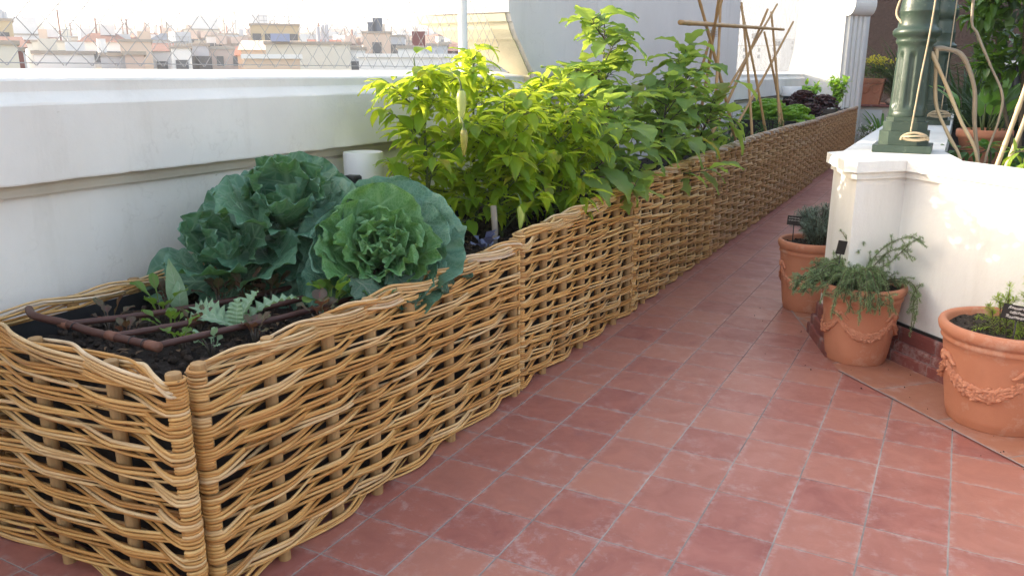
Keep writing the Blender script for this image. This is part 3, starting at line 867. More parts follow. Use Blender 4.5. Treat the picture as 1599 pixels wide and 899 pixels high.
for k, (ya, yb, ha, hb, npst, lab) in enumerate(seams):
    dx = 0.0 if k < 5 else 0.03 * (k - 4)
    hurdle((XF - dx - rng.uniform(0, .012), ya), (XF - dx - rng.uniform(0, .012), yb), ha, hb, npst, lab, near=(k < 2), out=(1, 0), mats=None if k < 2 else M_RODFAR, rods=3, pitch=.0325 if k < 2 else .0365, rimmat=None if k < 2 else M_RIMPALE)
hurdle((-1.02, -0.905), (-0.048, -0.905), 0.748, 0.728, 4, 'wicker end panel turned towards the viewer at the near corner', posts_u=[0.03, 0.36, 0.68, 0.94], out=(0, -1))
hurdle((-1.03, -0.86), (-1.03, 2.4), 0.735, 0.72, 13, 'back wicker panel against the parapet behind the seedlings', near=False, out=(1, 0))

# liner and soil inside
m = MB()
for (ya, yb, ha) in [(-0.85, 0.98, .70), (0.98, 2.47, .74), (2.48, 4.3, .80), (4.3, 6.1, .84), (6.1, 7.75, .85), (7.76, 9.6, .85), (9.66, 15, .82)]:
    m.add([(-0.150, ya, 0.02), (-0.150, yb, 0.02), (-0.155, yb, ha), (-0.155, ya, ha)], [(0, 1, 2, 3)])
    m.add([(-0.980, ya, 0.02), (-0.980, yb, 0.02), (-0.980, yb, .69), (-0.980, ya, .69)], [(0, 1, 2, 3)])
m.add([(-0.98, -0.85, 0.02), (-0.15, -0.85, 0.02), (-0.155, -0.85, .69), (-0.98, -0.85, .69)], [(0, 1, 2, 3)])
m.add([(-0.98, 15, 0.02), (-0.15, 15, 0.02), (-0.155, 15, .82), (-0.98, 15, .82)], [(0, 1, 2, 3)])
m.add([(-0.98, 8.4, 0.02), (-0.15, 8.4, 0.02), (-0.155, 8.4, .90), (-0.98, 8.4, .90)], [(0, 1, 2, 3)])
o = m.build('planter_liner', M_LINER, smooth=False); tag(o, 'black plastic liner inside the wicker planters holding the soil', 'liner')
def soil_z(y): return 0.62 + 0.06 * max(0, min(1, (y - 0.6) / 2.5)) + (0.12 if y > 8.42 else 0)
ys = np.concatenate([np.arange(-0.845, 3, 0.022), np.arange(3, 15, 0.08)])
xs = np.linspace(-0.978, -0.157, 40)
Gs = np.array([[(x, y, soil_z(y) + 0.018 * mnoise.noise(Vector((x * 9, y * 9, 0))) + 0.012 * mnoise.noise(Vector((x * 30, y * 30, 1))) + 0.009 * mnoise.noise(Vector((x * 70, y * 70, 5)))) for x in xs] for y in ys])
m = MB(); m.grid(Gs); struct(m.build('soil', M_SOIL))

m = MB()
for _ in range(2600):
    y = rng.uniform(-.84, 2.4) if rng.random() < .8 else rng.uniform(2.4, 9)
    x = rng.uniform(-.97, -.17); r_ = abs(rng.normal(0, .007)) + .003
    m.blob((x, y, soil_z(y) + rng.uniform(0, .02)), (r_, r_ * rng.uniform(.7, 1.2), r_ * .8), 6, 5, amp=.3)
for _ in range(260):        # bits of straw and dead leaf
    y = rng.uniform(-.84, 2.4); x = rng.uniform(-.95, -.18); a = rng.uniform(0, 6.28)
    m.leaf((x, y, soil_z(y) + .022), (math.cos(a), math.sin(a), .15), (0, 0, 1), rng.uniform(.02, .055), rng.uniform(.004, .016), 'lance', droop=.5, fold=.3, nu=3, nv=5, mi=1)
M_LITTER = simple('dead_leaf_litter', (0.16, 0.10, 0.055), (0.09, 0.05, 0.03), 0.9, 20, island=0.6)
M_CLOD = simple('soil_clod', (0.055, 0.038, 0.028), (0.025, 0.017, 0.013), 0.95, 40, 0.6, 120, .004, island=.5)
struct(m.build('soil_clods', [M_CLOD, M_LITTER]), 'stuff')

# ------------------------------------------------------------------ vegetables
def foliage_thing(name, base, label, cat, group=None):
    return thing(name, base, label, cat, group)

def cabbage(base, axis, scale, n, label, mats, wide, heart=True, name='cabbage', seed=1, ruf=1.0, over=None, shrink=0.60, phis=(96, 18), heart_from=.45, crk=1.0):
    """rosette of ruffled leaves round a tilted axis"""
    global rng
    keep = rng; rng = np.random.default_rng(seed)
    root = foliage_thing(name, base, label, 'cabbage')
    base = np.array(base, float); ax = unit(axis)
    x = unit(np.cross(ax, [0.2, 0.9, 0.3])); y = np.cross(ax, x)
    stem = MB(); stem.tube([base + np.array([0, 0, -0.04]), base + ax * 0.05, base + ax * 0.10], [0.02, 0.022, 0.015], 8)
    stem.build('stem', M_STEMG, root)
    outer, inner = MB(), MB()
    for i in range(n):
        t = i / (n - 1)                       # 0 outer -> 1 heart
        az = i * 2.39996 + rng.uniform(-.25, .25)
        rad = math.cos(az) * x + math.sin(az) * y
        phi = R(phis[0] - (phis[0] - phis[1]) * t ** 0.8 + rng.uniform(-9, 9))
        d = ax * math.cos(phi) + rad * math.sin(phi)
        if d[2] < 0.0:
            d = unit(np.array([d[0], d[1], 0.0]))
        N = unit(ax - d * np.dot(ax, d)) if t < .5 else ax * math.sin(phi) - rad * math.cos(phi)
        L = scale * (1.0 - shrink * t) * rng.uniform(0.88, 1.12) * (0.68 if d[2] < 0.15 and d[0] > .3 else 1)
        Wd = L * wide * rng.uniform(0.9, 1.15)
        st = base + ax * (0.012 + 0.10 * t) * scale / 0.4
        if t > 0.72:       # curled heart leaves fold over the centre
            droop, fold, cup = -0.55 + rng.uniform(-.25, .25), .25, .35
        else:
            droop, fold, cup = 0.42 - 0.7 * t + rng.uniform(-.18, .25), 0.06, .22
        tgt = inner if t > heart_from else outer
        tgt.leaf(st, d, N, L, Wd, 'fan', droop=droop, fold=fold, ruf=(0.011 + 0.006 * t) * ruf * scale / 0.4,
                 rfreq=rng.uniform(3.2, 4.6) if t < .5 else rng.uniform(4.5, 6.5), nu=31, nv=32, crinkle=(0.0008 + .0010 * t) * crk, hug=1.4, lobes=rng.uniform(6, 9), lobe_amp=.025, rpow=4.0, cup=cup)
    outer.build('outer_leaves', mats[0], root)
    inner.build('heart_leaves', mats[1], root)
    if over:
        mb = MB()
        for (b, d, up, L, Wd, dr) in over:
            mb.leaf(b, d, up, L, Wd, 'fan', droop=dr, fold=0.15, ruf=0.014, rfreq=3.2, nu=17, nv=18, crinkle=0.002)
        mb.build('drooping_leaves', L_OLD, root)
    rng = keep
    return root

cabbage((-0.335, 0.29, 0.675), (0.46, -0.56, 0.70), 0.445, 38, 'large crinkled savoy cabbage with a pale open heart, hanging over the front wicker rim',
        (L_SAVOY, L_SAVOYIN), 1.0, name='savoy_cabbage', seed=5, ruf=1.15, shrink=.60, phis=(92, 14), crk=2.0,
        over=[((-0.27, 0.00, 0.77), (0.75, -0.10, -0.05), (0.1, 0, 1), 0.20, 0.17, 0.9), ((-0.24, 0.14, 0.78), (0.75, -0.05, -0.05), (0.1, 0, 1), 0.23, 0.19, 1.0), ((-0.22, 0.29, 0.78), (0.7, 0.10, -0.05), (0.1, 0, 1), 0.23, 0.17, 1.1), ((-0.2, 0.45, 0.78), (0.6, 0.2, -0.05), (0.1, 0, 1), 0.20, 0.14, 1.1)])
cabbage((-0.74, 0.22, 0.78), (0.36, -0.40, 0.84), 0.44, 19, 'smooth blue green cabbage standing behind the savoy, near the parapet', (L_CABB, L_CABB), .95, name='leafy_cabbage', seed=9, ruf=1.1, shrink=.35, phis=(98, 24))
cabbage((-0.80, -0.02, 0.66), (0.15, -0.42, 0.85), 0.36, 12, 'low dark cabbage with spreading lower leaves at the left of the cabbages', (L_CABB, L_CABB), .95, name='leafy_cabbage', seed=21, ruf=1.0, shrink=.35, phis=(100, 28))

# seedlings between the drip pipes
def seedling(pos, n, L, Wd, mat, label, prof='spoon', spread=0.7, name='beet_seedling', cat='seedling', stemc=None, group=None, ruf=0.003):
    root = thing(name, pos, label, cat, group)
    mb, sb = MB(), MB()
    for i in range(n):
        az = i * 2.4 + rng.uniform(-.5, .5); ph = rng.uniform(0.15, spread)
        d = np.array([math.cos(az) * math.sin(ph), math.sin(az) * math.sin(ph), math.cos(ph)])
        l = L * rng.uniform(0.6, 1.1); b = np.array(pos) + np.array([math.cos(az), math.sin(az), 0]) * 0.006
        tip = b + d * l * 0.45
        sb.tube([b + np.array([0, 0, -0.02]), (b + tip) / 2, tip], 0.0022, 5)
        up = np.array([-math.cos(az) * math.cos(ph), -math.sin(az) * math.cos(ph), math.sin(ph)])
        mb.leaf(tip, d, up, l * 0.7, Wd * rng.uniform(.7, 1.15), prof, droop=rng.uniform(.3, 1.2), fold=0.25, ruf=ruf, rfreq=2, nu=7, nv=9)
    mb.build('leaves', mat, root); sb.build('stalks', stemc or M_STEMP, root)
    return root
sd = [((-0.77, -0.40, .64), 5, .12, .045, L_BEET, 'green beet seedling beside the back wicker rim, left of the sage coloured leaf', 0),
      ((-0.80, -0.58, .64), 3, .10, .03, L_BEETRED, 'thin dark reddish seedling nearest the left corner of the bed', 0),
      ((-0.28, -0.08, .65), 7, .12, .05, L_BEET, 'bright green chard seedling at the front rim below the cabbages', 0),
      ((-0.22, -0.20, .65), 5, .09, .045, L_BEETRED, 'red veined beet seedling at the front rim beside the peeled post', 0),
      ((-0.52, -0.46, .64), 5, .09, .04, L_BEETRED, 'small red beet seedling between the two middle drip pipes', 0),
      ((-0.48, -0.34, .64), 4, .08, .04, L_CARD, 'small pale sage seedling beside the middle drip pipe', 0),
      ((-0.60, -0.50, .64), 4, .08, .035, L_BEET, 'tiny green seedling by the pipe elbow', 0),
      ((-0.55, -0.10, .65), 6, .10, .045, L_BEETRED, 'purple red seedling in the shade under the blue green cabbage', 0),
      ((-0.38, 0.0, .65), 5, .09, .04, L_BEETRED, 'dull red seedling beside the cardoon stalk', 0),
      ((-0.68, -0.22, .65), 5, .09, .04, L_BEETRED, 'wine red seedling behind the sage coloured leaf', 0)]
sd += [((-0.86, -0.30, .64), 5, .09, .04, L_BEETRED, 'dark red seedling against the back wicker rim left of the cabbages', 0),
      ((-0.66, -0.62, .64), 4, .06, .03, L_BEETRED, 'tiny reddish seedling just behind the pipe elbow', 0),
      ((-0.30, -0.42, .64), 5, .08, .035, L_BEETRED, 'small purple seedling between the front pipe and the rim', 0),
      ((-0.45, -0.58, .64), 4, .08, .035, L_BEET, 'small light green seedling between the front two pipes', 0),
      ((-0.24, 0.06, .65), 6, .10, .045, L_BEETRED, 'bronze leaved seedling at the rim just left of the savoy', 0),
      ((-0.60, -0.16, .65), 6, .10, .04, L_BEETRED, 'dark wine seedling beside the rear pipe', 0),
      ((-0.34, -0.56, .64), 4, .06, .03, L_CARD, 'tiny pale seedling close to the pipe end joint', 0)]
for p, n, L_, W_, mt, lab, _ in sd:
    seedling(p, n + 2, L_ * 1.2, W_ * 1.1, mt, lab)
# upright sage-coloured leaf
root = thing('young_artichoke', (-0.74, -0.34, .64), 'single upright sage green leaf standing between the drip pipes', 'seedling')
mb = MB()
mb.leaf((-0.74, -0.34, .66), (-0.10, -0.05, 1), (0.6, -0.8, 0.1), 0.19, 0.07, 'ovate', droop=-0.15, fold=0.2, ruf=.002, nu=9, nv=14)
mb.leaf((-0.74, -0.34, .65), (0.25, -0.25, .8), (0.5, -0.6, 0.5), 0.14, 0.06, 'ovate', droop=0.9, fold=0.2, ruf=.002, nu=9, nv=14)
mb.build('leaves', L_CARD, root)
# cardoon with toothed leaves
root = thing('cardoon', (-0.40, -0.40, .64), 'young cardoon with pale jagged leaves arching over the drip pipes', 'cardoon')
mb = MB()
def jagged(b, d, up, L, Wd, dr, teeth=8):
    d = unit(d); up = np.array(up, float)
    B = unit(np.cross(d, up)); N = np.cross(B, d)
    n = teeth * 4 + 1; t = np.linspace(0, 1, n); a = dr * t
    T = d[None] * np.cos(a)[:, None] - N[None] * np.sin(a)[:, None]
    Nn = N[None] * np.cos(a)[:, None] + d[None] * np.sin(a)[:, None]
    pos = np.cumsum(T * L / n, 0) + np.array(b)
    saw = np.abs(((t * teeth) % 1) - 0.3); env = np.sin(PI * np.clip(t, 0.02, 1) ** 0.85) ** 0.8
    w = Wd / 2 * (0.12 + env * (0.35 + 0.9 * (1 - saw / 0.7))) * np.where(t > .97, .2, 1)
    sweep_ = L * 0.06
    s = np.linspace(-1, 1, 7)
    P = pos[:, None] + B[None, None] * (s[None, :] * w[:, None])[..., None] + Nn[:, None] * (np.abs(s)[None, :] * w[:, None] * 0.45 + 0.006 * np.sin(t * teeth * 6.3)[:, None] * np.abs(s)[None])[..., None] + T[:, None] * (np.abs(s) * sweep_)[None, :, None]
    mb.grid(P, 0, np.stack(np.broadcast_arrays((s[None] + 1) / 2, t[:, None]), -1))
c0 = np.array([-0.40, -0.40, .65])
for d, up, L_, W_, dr in [((-0.78, -0.10, .60), (0.3, -.5, 1), .26, .060, 1.1), ((0.20, 0.62, .62), (-.2, -.7, .8), .24, .055, 0.9), ((-0.35, -0.40, .65), (.2, -.3, 1), .20, .065, 1.7), ((0.0, 0.4, .9), (0, -.8, .5), .15, .055, .6), ((0.1, -0.1, 1), (.3, -.9, .2), .11, .05, .5), ((.25, -.25, .5), (0, 0, 1), .10, .045, 1.2)]:
    jagged(c0, d, up, L_, W_, dr)
mb.build('leaves', L_CARD, root)
# purple seedling next to the second panel
seedling((-0.22, 0.92, .68), 7, .11, .07, L_BASIL, 'blue purple cabbage seedling at the seam of the first two wicker panels', 'round', 1.1, 'purple_seedling', 'seedling')

# drip irrigation
root = thing('drip_irrigation', (-0.6, -0.6, .7), 'brown drip irrigation manifold with three pipes lying on the dark soil', 'irrigation pipe')
zp = 0.705
def pipe(pts, r=0.0105, n=30, nm='drip_pipe', mt=None):
    mb = MB(); mb.tube(spline(pts, n), r, 10); return mb.build(nm, mt or M_PIPE, root)
pipe([(-1.0, -0.72, zp + .02), (-0.92, -0.75, zp + .016), (-0.80, -0.73, zp + .005), (-0.66, -0.735, zp), (-0.54, -0.735, zp), (-0.37, -0.735, zp)], 0.013, 30, 'header_pipe')
pipe([(-0.80, -0.725, zp), (-0.70, -0.50, zp - .012), (-0.62, -0.25, zp - .02), (-0.56, 0.1, zp - .03)])
pipe([(-0.56, -0.73, zp), (-0.50, -0.48, zp - .015), (-0.44, -0.2, zp - .025), (-0.40, 0.15, zp - .03)])
pipe([(-0.37, -0.73, zp), (-0.335, -0.55, zp - .006), (-0.30, -0.30, zp - .02), (-0.27, 0.0, zp - .03), (-0.26, .2, zp - .04)])
for (x, y) in ((-0.80, -.728), (-0.56, -.734)):
    mb = MB(); mb.tube([(x - .022, y, zp + .001), (x + .022, y - .002, zp + .001)], 0.0155, 10); mb.build('tee_joint', M_PIPECUT, root)
mb = MB(); mb.tube([(-0.40, -.735, zp), (-0.352, -.735, zp)], 0.0155, 10); mb.build('end_joint', M_PIPECUT, root)
for x in (-0.745, -0.47, -.415):
    mb = MB()
    a = np.linspace(0, 2 * PI, 13)
    mb.tube(np.stack([np.full(13, x) + .002 * np.sin(a), -.733 + 0.0145 * np.cos(a), zp + 0.0145 * np.sin(a)], 1), 0.0022, 5, ref=(1, 0, 0), cap=False)
    mb.build('cable_tie', M_BLACK, root)

# white cylindrical lamps on black brackets
def lamp(loc, label, rad=0.10, h=0.13, k=1.0):
    root = thing('wall_light', loc, label, 'lamp', None)
    x, y, z = loc
    mb = MB()
    mb.lathe([(rad * .9, 0), (rad, 0.004), (rad, h), (rad * .985, h + .004), (rad * .94, h + .004), (rad * .93, h - .02), (0.0, h - .02)], loc, 40)
    mb.build('shade', M_LAMPW, root, smooth='auto')
    mb = MB(); mb.box((x + .02, y - rad * 1.02, z - 0.015 * k * 4 + .045), (.07 * k, .10 * k, .09 * k), 0.1, bev=.008); mb.build('gear_box', M_BLACK, root, smooth='auto')
    mb = MB(); mb.tube([(x - .0, y, z + .01), (x - .0, y, 0.55)], 0.018, 8); mb.build('stem', M_BLACK, root)
    return root
lamp((-1.02, 1.06, .955), 'white cylindrical light behind the savoy cabbage, against the parapet')
root = lamp((-0.92, 12.3, 1.10), 'far white light with black box behind the light green lettuce', 0.16, 0.15, 3.0)

# pepper plants
def branchy(base, h, lean, nb, leafn, mat, leaf, name, label, cat, group, stemmat, spread=0.32, seed=0, fruit=None, lowbare=0.15):
    """a bushy plant: main stem that forks, side shoots, leaves along them; leaf(mb, p, dir, k) adds one leaf"""
    global rng
    keep = rng; rng = np.random.default_rng(seed)
    root = thing(name, base, label, cat, group)
    base = np.array(base, float)
    stems, leaves = MB(), MB()
    main = spline([base + np.array([0, 0, -0.03]), base + np.array([lean[0] * .2 + rng.uniform(-.02, .02), lean[1] * .2, h * .33]), base + np.array([lean[0] * .6, lean[1] * .6 + rng.uniform(-.03, .03), h * .66]), base + np.array([lean[0], lean[1], h])], 20)
    stems.tube(main, np.linspace(.011, .003, 20), 7)
    shoots = [main]
    for i in range(nb):
        t = lowbare + (0.93 - lowbare) * (i + rng.uniform(0, .8)) / nb
        p = main[int(t * 19)]
        az = i * 2.4 + rng.uniform(-.5, .5); el = rng.uniform(0.25, 0.9)
        L = spread * (1.15 - t * .65) * rng.uniform(.7, 1.15)
        d = np.array([math.cos(az) * math.cos(el), math.sin(az) * math.cos(el), math.sin(el)])
        q1 = p + d * L * .5; q2 = p + d * L + np.array([0, 0, 0.05 * L - .12 * L * rng.random()])
        sp = spline([p, q1 + rng.uniform(-.01, .01, 3), q2], 9)
        stems.tube(sp, np.linspace(.0055, .002, 9), 5)
        shoots.append(sp)
    per = max(3, leafn // len(shoots))
    for sp in shoots:
        k = per if sp is not main else int(per * 1.3)
        for j in range(k):
            t = 0.25 + 0.75 * (j + rng.uniform(0, .9)) / k
            i0 = min(int(t * (len(sp) - 1)), len(sp) - 2)
            p = sp[i0] + (sp[i0 + 1] - sp[i0]) * (t * (len(sp) - 1) - i0)
            if sp is main and t < .3: continue
            ax = unit(sp[i0 + 1] - sp[i0])
            az = rng.uniform(0, 2 * PI)
            o = np.array([math.cos(az), math.sin(az), rng.uniform(-.15, .6)])
            d = unit(o + ax * 0.5)
            leaf(leaves, stems, p, d, t)
    stems.build('stem', stemmat, root)
    leaves.build('foliage', mat, root)
    if fruit:
        for fb in fruit: fb(root)
    rng = keep
    return root

def pepper_leaf(mb, sb, p, d, t):
    L = rng.uniform(.075, .16); pl = rng.uniform(.02, .045)
    q = p + d * pl
    sb.tube([p, p + d * pl * .5 + np.array([0, 0, .004]), q], .0014, 4, cap=False)
    dd = unit(d + np.array([0, 0, rng.uniform(-.9, .1)]))
    mb.leaf(q, dd, (0.0, 0, 1), L, L * rng.uniform(.40, .52), 'lance', droop=rng.uniform(.3, 1.3), fold=rng.uniform(.15, .5), ruf=.002, rfreq=2, nu=5, nv=8, side=rng.uniform(-.12, .12))

def pepper_fruit(p, L, r, mt, bend=0.15):
    def f(root):
        p_ = np.array(p, float)
        n = 12; t = np.linspace(0, 1, n)
        path = p_[None] + np.stack([bend * .3 * L * np.sin(t * 2), -bend * L * t ** 2, -L * t], 1)
        rad = r * np.array([.55, .9, 1, 1, .97, .92, .85, .76, .66, .52, .35, .12])
        mb = MB(); mb.tube(path, rad, 12)
        o = mb.build('pepper', mt, root)
        mb = MB(); mb.tube(spline([p_ + np.array([-.09, .05, .03]), p_ + np.array([-.03, .015, .055]), p_ + np.array([-.003, 0, .03]), p_], 10), np.linspace(.0025, .0055, 10), 6)
        mb.lathe([(.002, .008), (r * .6, .002), (r * .66, -.006)], tuple(p_), 10)
        st = mb.build('fruit_stalk', M_STEMG, o)
        if mt is M_PEPFRUIT2: o['label'] = 'ripening pepper turning brown at its tip'
    return f
gp = None
pep = [((-0.66, 1.12, .66), .88, (-.03, -.06), 20, 420, 1, 'leftmost pepper plant, its pale fruit browning, beside the parapet', [pepper_fruit((-0.36, 0.95, 1.40), .15, .022, M_PEPFRUIT, .1), pepper_fruit((-0.33, 0.92, 1.23), .12, .018, M_PEPFRUIT2, .05)]),
       ((-0.42, 1.42, .66), .68, (.05, -.05), 20, 420, 2, 'pepper plant with one pale yellow pepper hanging low above the soil', [pepper_fruit((-0.20, 1.22, .855), .115, .019, M_PEPFRUIT, .15)]),
       ((-0.70, 1.65, .66), .92, (-.02, .0), 20, 420, 3, 'tallest pepper plant at the back, catching the sun on top', None),
       ((-0.32, 1.82, .67), .58, (.06, .02), 20, 420, 4, 'low dense pepper plant leaning over the second wicker panel', None),
       ((-0.62, 2.25, .67), .78, (.0, .05), 20, 400, 6, 'pepper plant next to the grey stake, before the aubergines', None)]
for b, h, ln_, nb, nl, sd_, lab, fr in pep:
    branchy(b, h, ln_, nb, nl, L_PEP, pepper_leaf, 'pepper_plant', lab, 'pepper plant', None, M_STEMG, .36, sd_, fr, .06)

def aub_leaf(mb, sb, p, d, t):
    L = rng.uniform(.12, .25); pl = rng.uniform(.04, .08)
    q = p + d * pl
    sb.tube([p, p + d * pl * .5 + np.array([0, 0, .006]), q], .002, 4, cap=False)
    dd = unit(d + np.array([0, 0, rng.uniform(-.7, .2)]))
    mb.leaf(q, dd, (0, 0, 1), L, L * rng.uniform(.6, .8), 'ovate', droop=rng.uniform(.2, 1.2), fold=rng.uniform(.05, .35), ruf=.006, rfreq=2, nu=7, nv=13, lobes=3, lobe_amp=.14, side=rng.uniform(-.1, .1))
def aub_fruit(p, L=.11, r=.032):
    def f(root):
        p_ = np.array(p, float)
        mb = MB(); mb.blob(p_ + np.array([0, 0, -L * .5]), (r, r, L * .55), 12, 10); au = mb.build('aubergine', M_AUB, root)
        mb = MB(); mb.tube([p_ + np.array([0, 0, .05]), p_], .004, 6); mb.lathe([(.004, .012), (r * .7, .0), (r * .85, -.02)], tuple(p_), 8); mb.build('calyx', M_STEMG, au)
    return f
aub = [((-0.42, 2.75, .67), 1.14, (.0, .0), 16, 170, 11, 'tallest aubergine plant, its top shoot standing out against the pinkish pier', None),
       ((-0.30, 2.35, .67), .62, (.08, -.05), 13, 120, 12, 'low aubergine plant beside the grey stake, lobed leaves over the wicker', None),
       ((-0.32, 3.55, .67), .74, (.05, .1), 14, 130, 13, 'aubergine plant with a dark fruit near the rim of the third wicker panel', [aub_fruit((-0.20, 3.5, .82)), ]),
       ((-0.50, 4.4, .68), .98, (.05, .2), 16, 150, 14, 'aubergine plant close to the first bamboo canes, ending in a fork of small leaves', None),
       ((-0.34, 4.55, .68), .62, (.14, .2), 12, 75, 15, 'farthest aubergine plant, broad pale leaves hanging before the canes', [aub_fruit((-0.30, 5.35, .93), .10, .028)]),
       ((-0.72, 3.3, .67), .84, (-.05, .0), 13, 120, 16, 'aubergine plant at the back of the bed near the foot of the pinkish pier', None)]
for b, h, ln_, nb, nl, sd_, lab, fr in aub:
    branchy(b, h, ln_, nb, nl, L_EGG, aub_leaf, 'aubergine_plant', lab, 'aubergine plant', None, M_STEMP, .40, sd_, fr, .06)
# big leaves drooping over the rims, and a yellow one, on the aubergine plant they belong to
def extra_leaves(owner, lst, mt, nm):
    mb = MB()
    for (b, d, L, W_, dr) in lst:
        mb.leaf(b, d, (0.1, 0, 1), L, W_, 'ovate', droop=dr, fold=.15, ruf=.008, rfreq=2, nu=9, nv=16, lobes=3, lobe_amp=.15)
    mb.build(nm, mt, owner)
own = [o for o in COL.objects if o.name.startswith('aubergine_plant')]
extra_leaves(own[1], [((-0.20, 1.95, .92), (.6, -.15, -.1), .26, .20, 1.0), ((-0.17, 2.15, .93), (.6, -.1, -.1), .28, .21, 1.1), ((-0.15, 2.33, .90), (.5, .1, -.2), .26, .19, 1.2), ((-0.22, 2.05, 1.05), (.6, -.3, .1), .26, .19, .9)], L_EGG, 'drooping_leaves')
extra_leaves(own[2], [((-0.18, 2.75, 1.02), (.6, .1, -.1), .28, .20, 1.2), ((-0.14, 2.95, 1.04), (.55, .2, -.1), .26, .20, 1.2), ((-0.16, 3.55, 1.02), (.55, .1, -.2), .30, .23, 1.0), ((-0.2, 3.2, 1.15), (.6, -.1, .1), .26, .2, .9)], L_EGG, 'drooping_leaves')
extra_leaves(own[4], [((-0.14, 4.05, .98), (.5, .15, -.1), .24, .19, 1.1)], L_YEL, 'yellow_leaf')
extra_leaves(own[4], [((-0.12, 4.75, 1.08), (.35, .2, -.3), .34, .27, .8), ((-0.20, 5.3, 1.40), (.5, .3, -.1), .30, .24, 1.0)], L_EGG, 'drooping_leaves')

# stakes among them
for p, h, lab in (((-0.34, 1.98, .6), .62, 'grey wooden stake among the pepper plants'), ((-0.33, 2.55, .6), .55, 'brown grey stake beside the low aubergine plant'), ((-0.33, 1.18, .6), .25, 'short brown stake beside the hanging pale pepper')):
    mb = MB(); mb.tube([p, (p[0] + .01, p[1], p[2] + h * .5), (p[0] - .005, p[1] + .01, p[2] + h)], .016, 8)
    o = mb.build('plant_stake', M_STAKE); tag(o, lab, 'stake')

# parsley, carrots and fine herbs in front of the canes
def herb(pos, n, h, mat, label, name, cat, lw=.02, spread=.75, seed=0):
    global rng
    keep = rng; rng = np.random.default_rng(seed)
    root = thing(name, pos, label, cat)
    mb, sb = MB(), MB()
    for i in range(n):
        az = rng.uniform(0, 6.28); ph = rng.uniform(.1, spread); l = h * rng.uniform(.6, 1.1)
        d = np.array([math.cos(az) * math.sin(ph), math.sin(az) * math.sin(ph), math.cos(ph)])
        b = np.array(pos) + np.array([math.cos(az), math.sin(az), 0]) * rng.uniform(0, .04)
        tip = b + d * l + np.array([0, 0, -.15 * l * ph])
        sp = spline([b - np.array([0, 0, .02]), (b + tip) / 2 + np.array([0, 0, .06 * l]), tip], 8)
        sb.tube(sp, np.linspace(.0025, .0012, 8), 4, cap=False)
        for q in sp[3:]:
            for s_ in range(5):
                dd = unit(rng.normal(0, 1, 3) + d * .6)
                mb.leaf(q, dd, (0, 0, 1), lw * rng.uniform(.7, 1.4), lw * .6, 'ovate', droop=.5, fold=.2, nu=3, nv=4, lobes=2, lobe_amp=.3)
    mb.build('leaves', mat, root); sb.build('stalks', M_STEMG, root)
    rng = keep
    return root
herb((-0.26, 4.75, .69), 34, .27, L_HERB, 'dark green parsley tuft at the rim left of the first canes', 'parsley', 'herb', .026, .9, 31)
herb((-0.34, 5.35, .69), 34, .26, L_HERB, 'feathery green herb beneath the broad aubergine leaf', 'carrot_top', 'herb', .022, .9, 32)
herb((-0.62, 6.3, .69), 26, .33, L_HERB, 'thin leafed herb behind the middle canes', 'tomato_seedling', 'herb', .022, 1.0, 33)
herb((-0.50, 7.1, .69), 26, .32, L_HERB, 'grey green herb between the middle canes and the far canes', 'tomato_seedling', 'herb', .022, 1.0, 34)
herb((-0.36, 8.0, .69), 26, .36, L_HERB, 'grey green herb at the foot of the far canes', 'tomato_seedling', 'herb', .022, 1.0, 35)

# grey drip pipes on the far beds
for xx in (-0.30, -0.44, -0.58):
    mb = MB(); mb.tube(spline([(xx, 5.7, .72), (xx - .02, 6.3, .73), (xx + .02, 7.0, .725), (xx, 7.72, .73)], 20), .010, 8)
    o = mb.build('grey_drip_pipe', M_GREYPIPE)
    tag(o, {-0.30: 'grey drip pipe nearest the rim below the canes', -0.44: 'middle grey drip pipe on the soil below the canes', -0.58: 'rear grey drip pipe on the soil below the canes'}[xx], 'drip pipe')

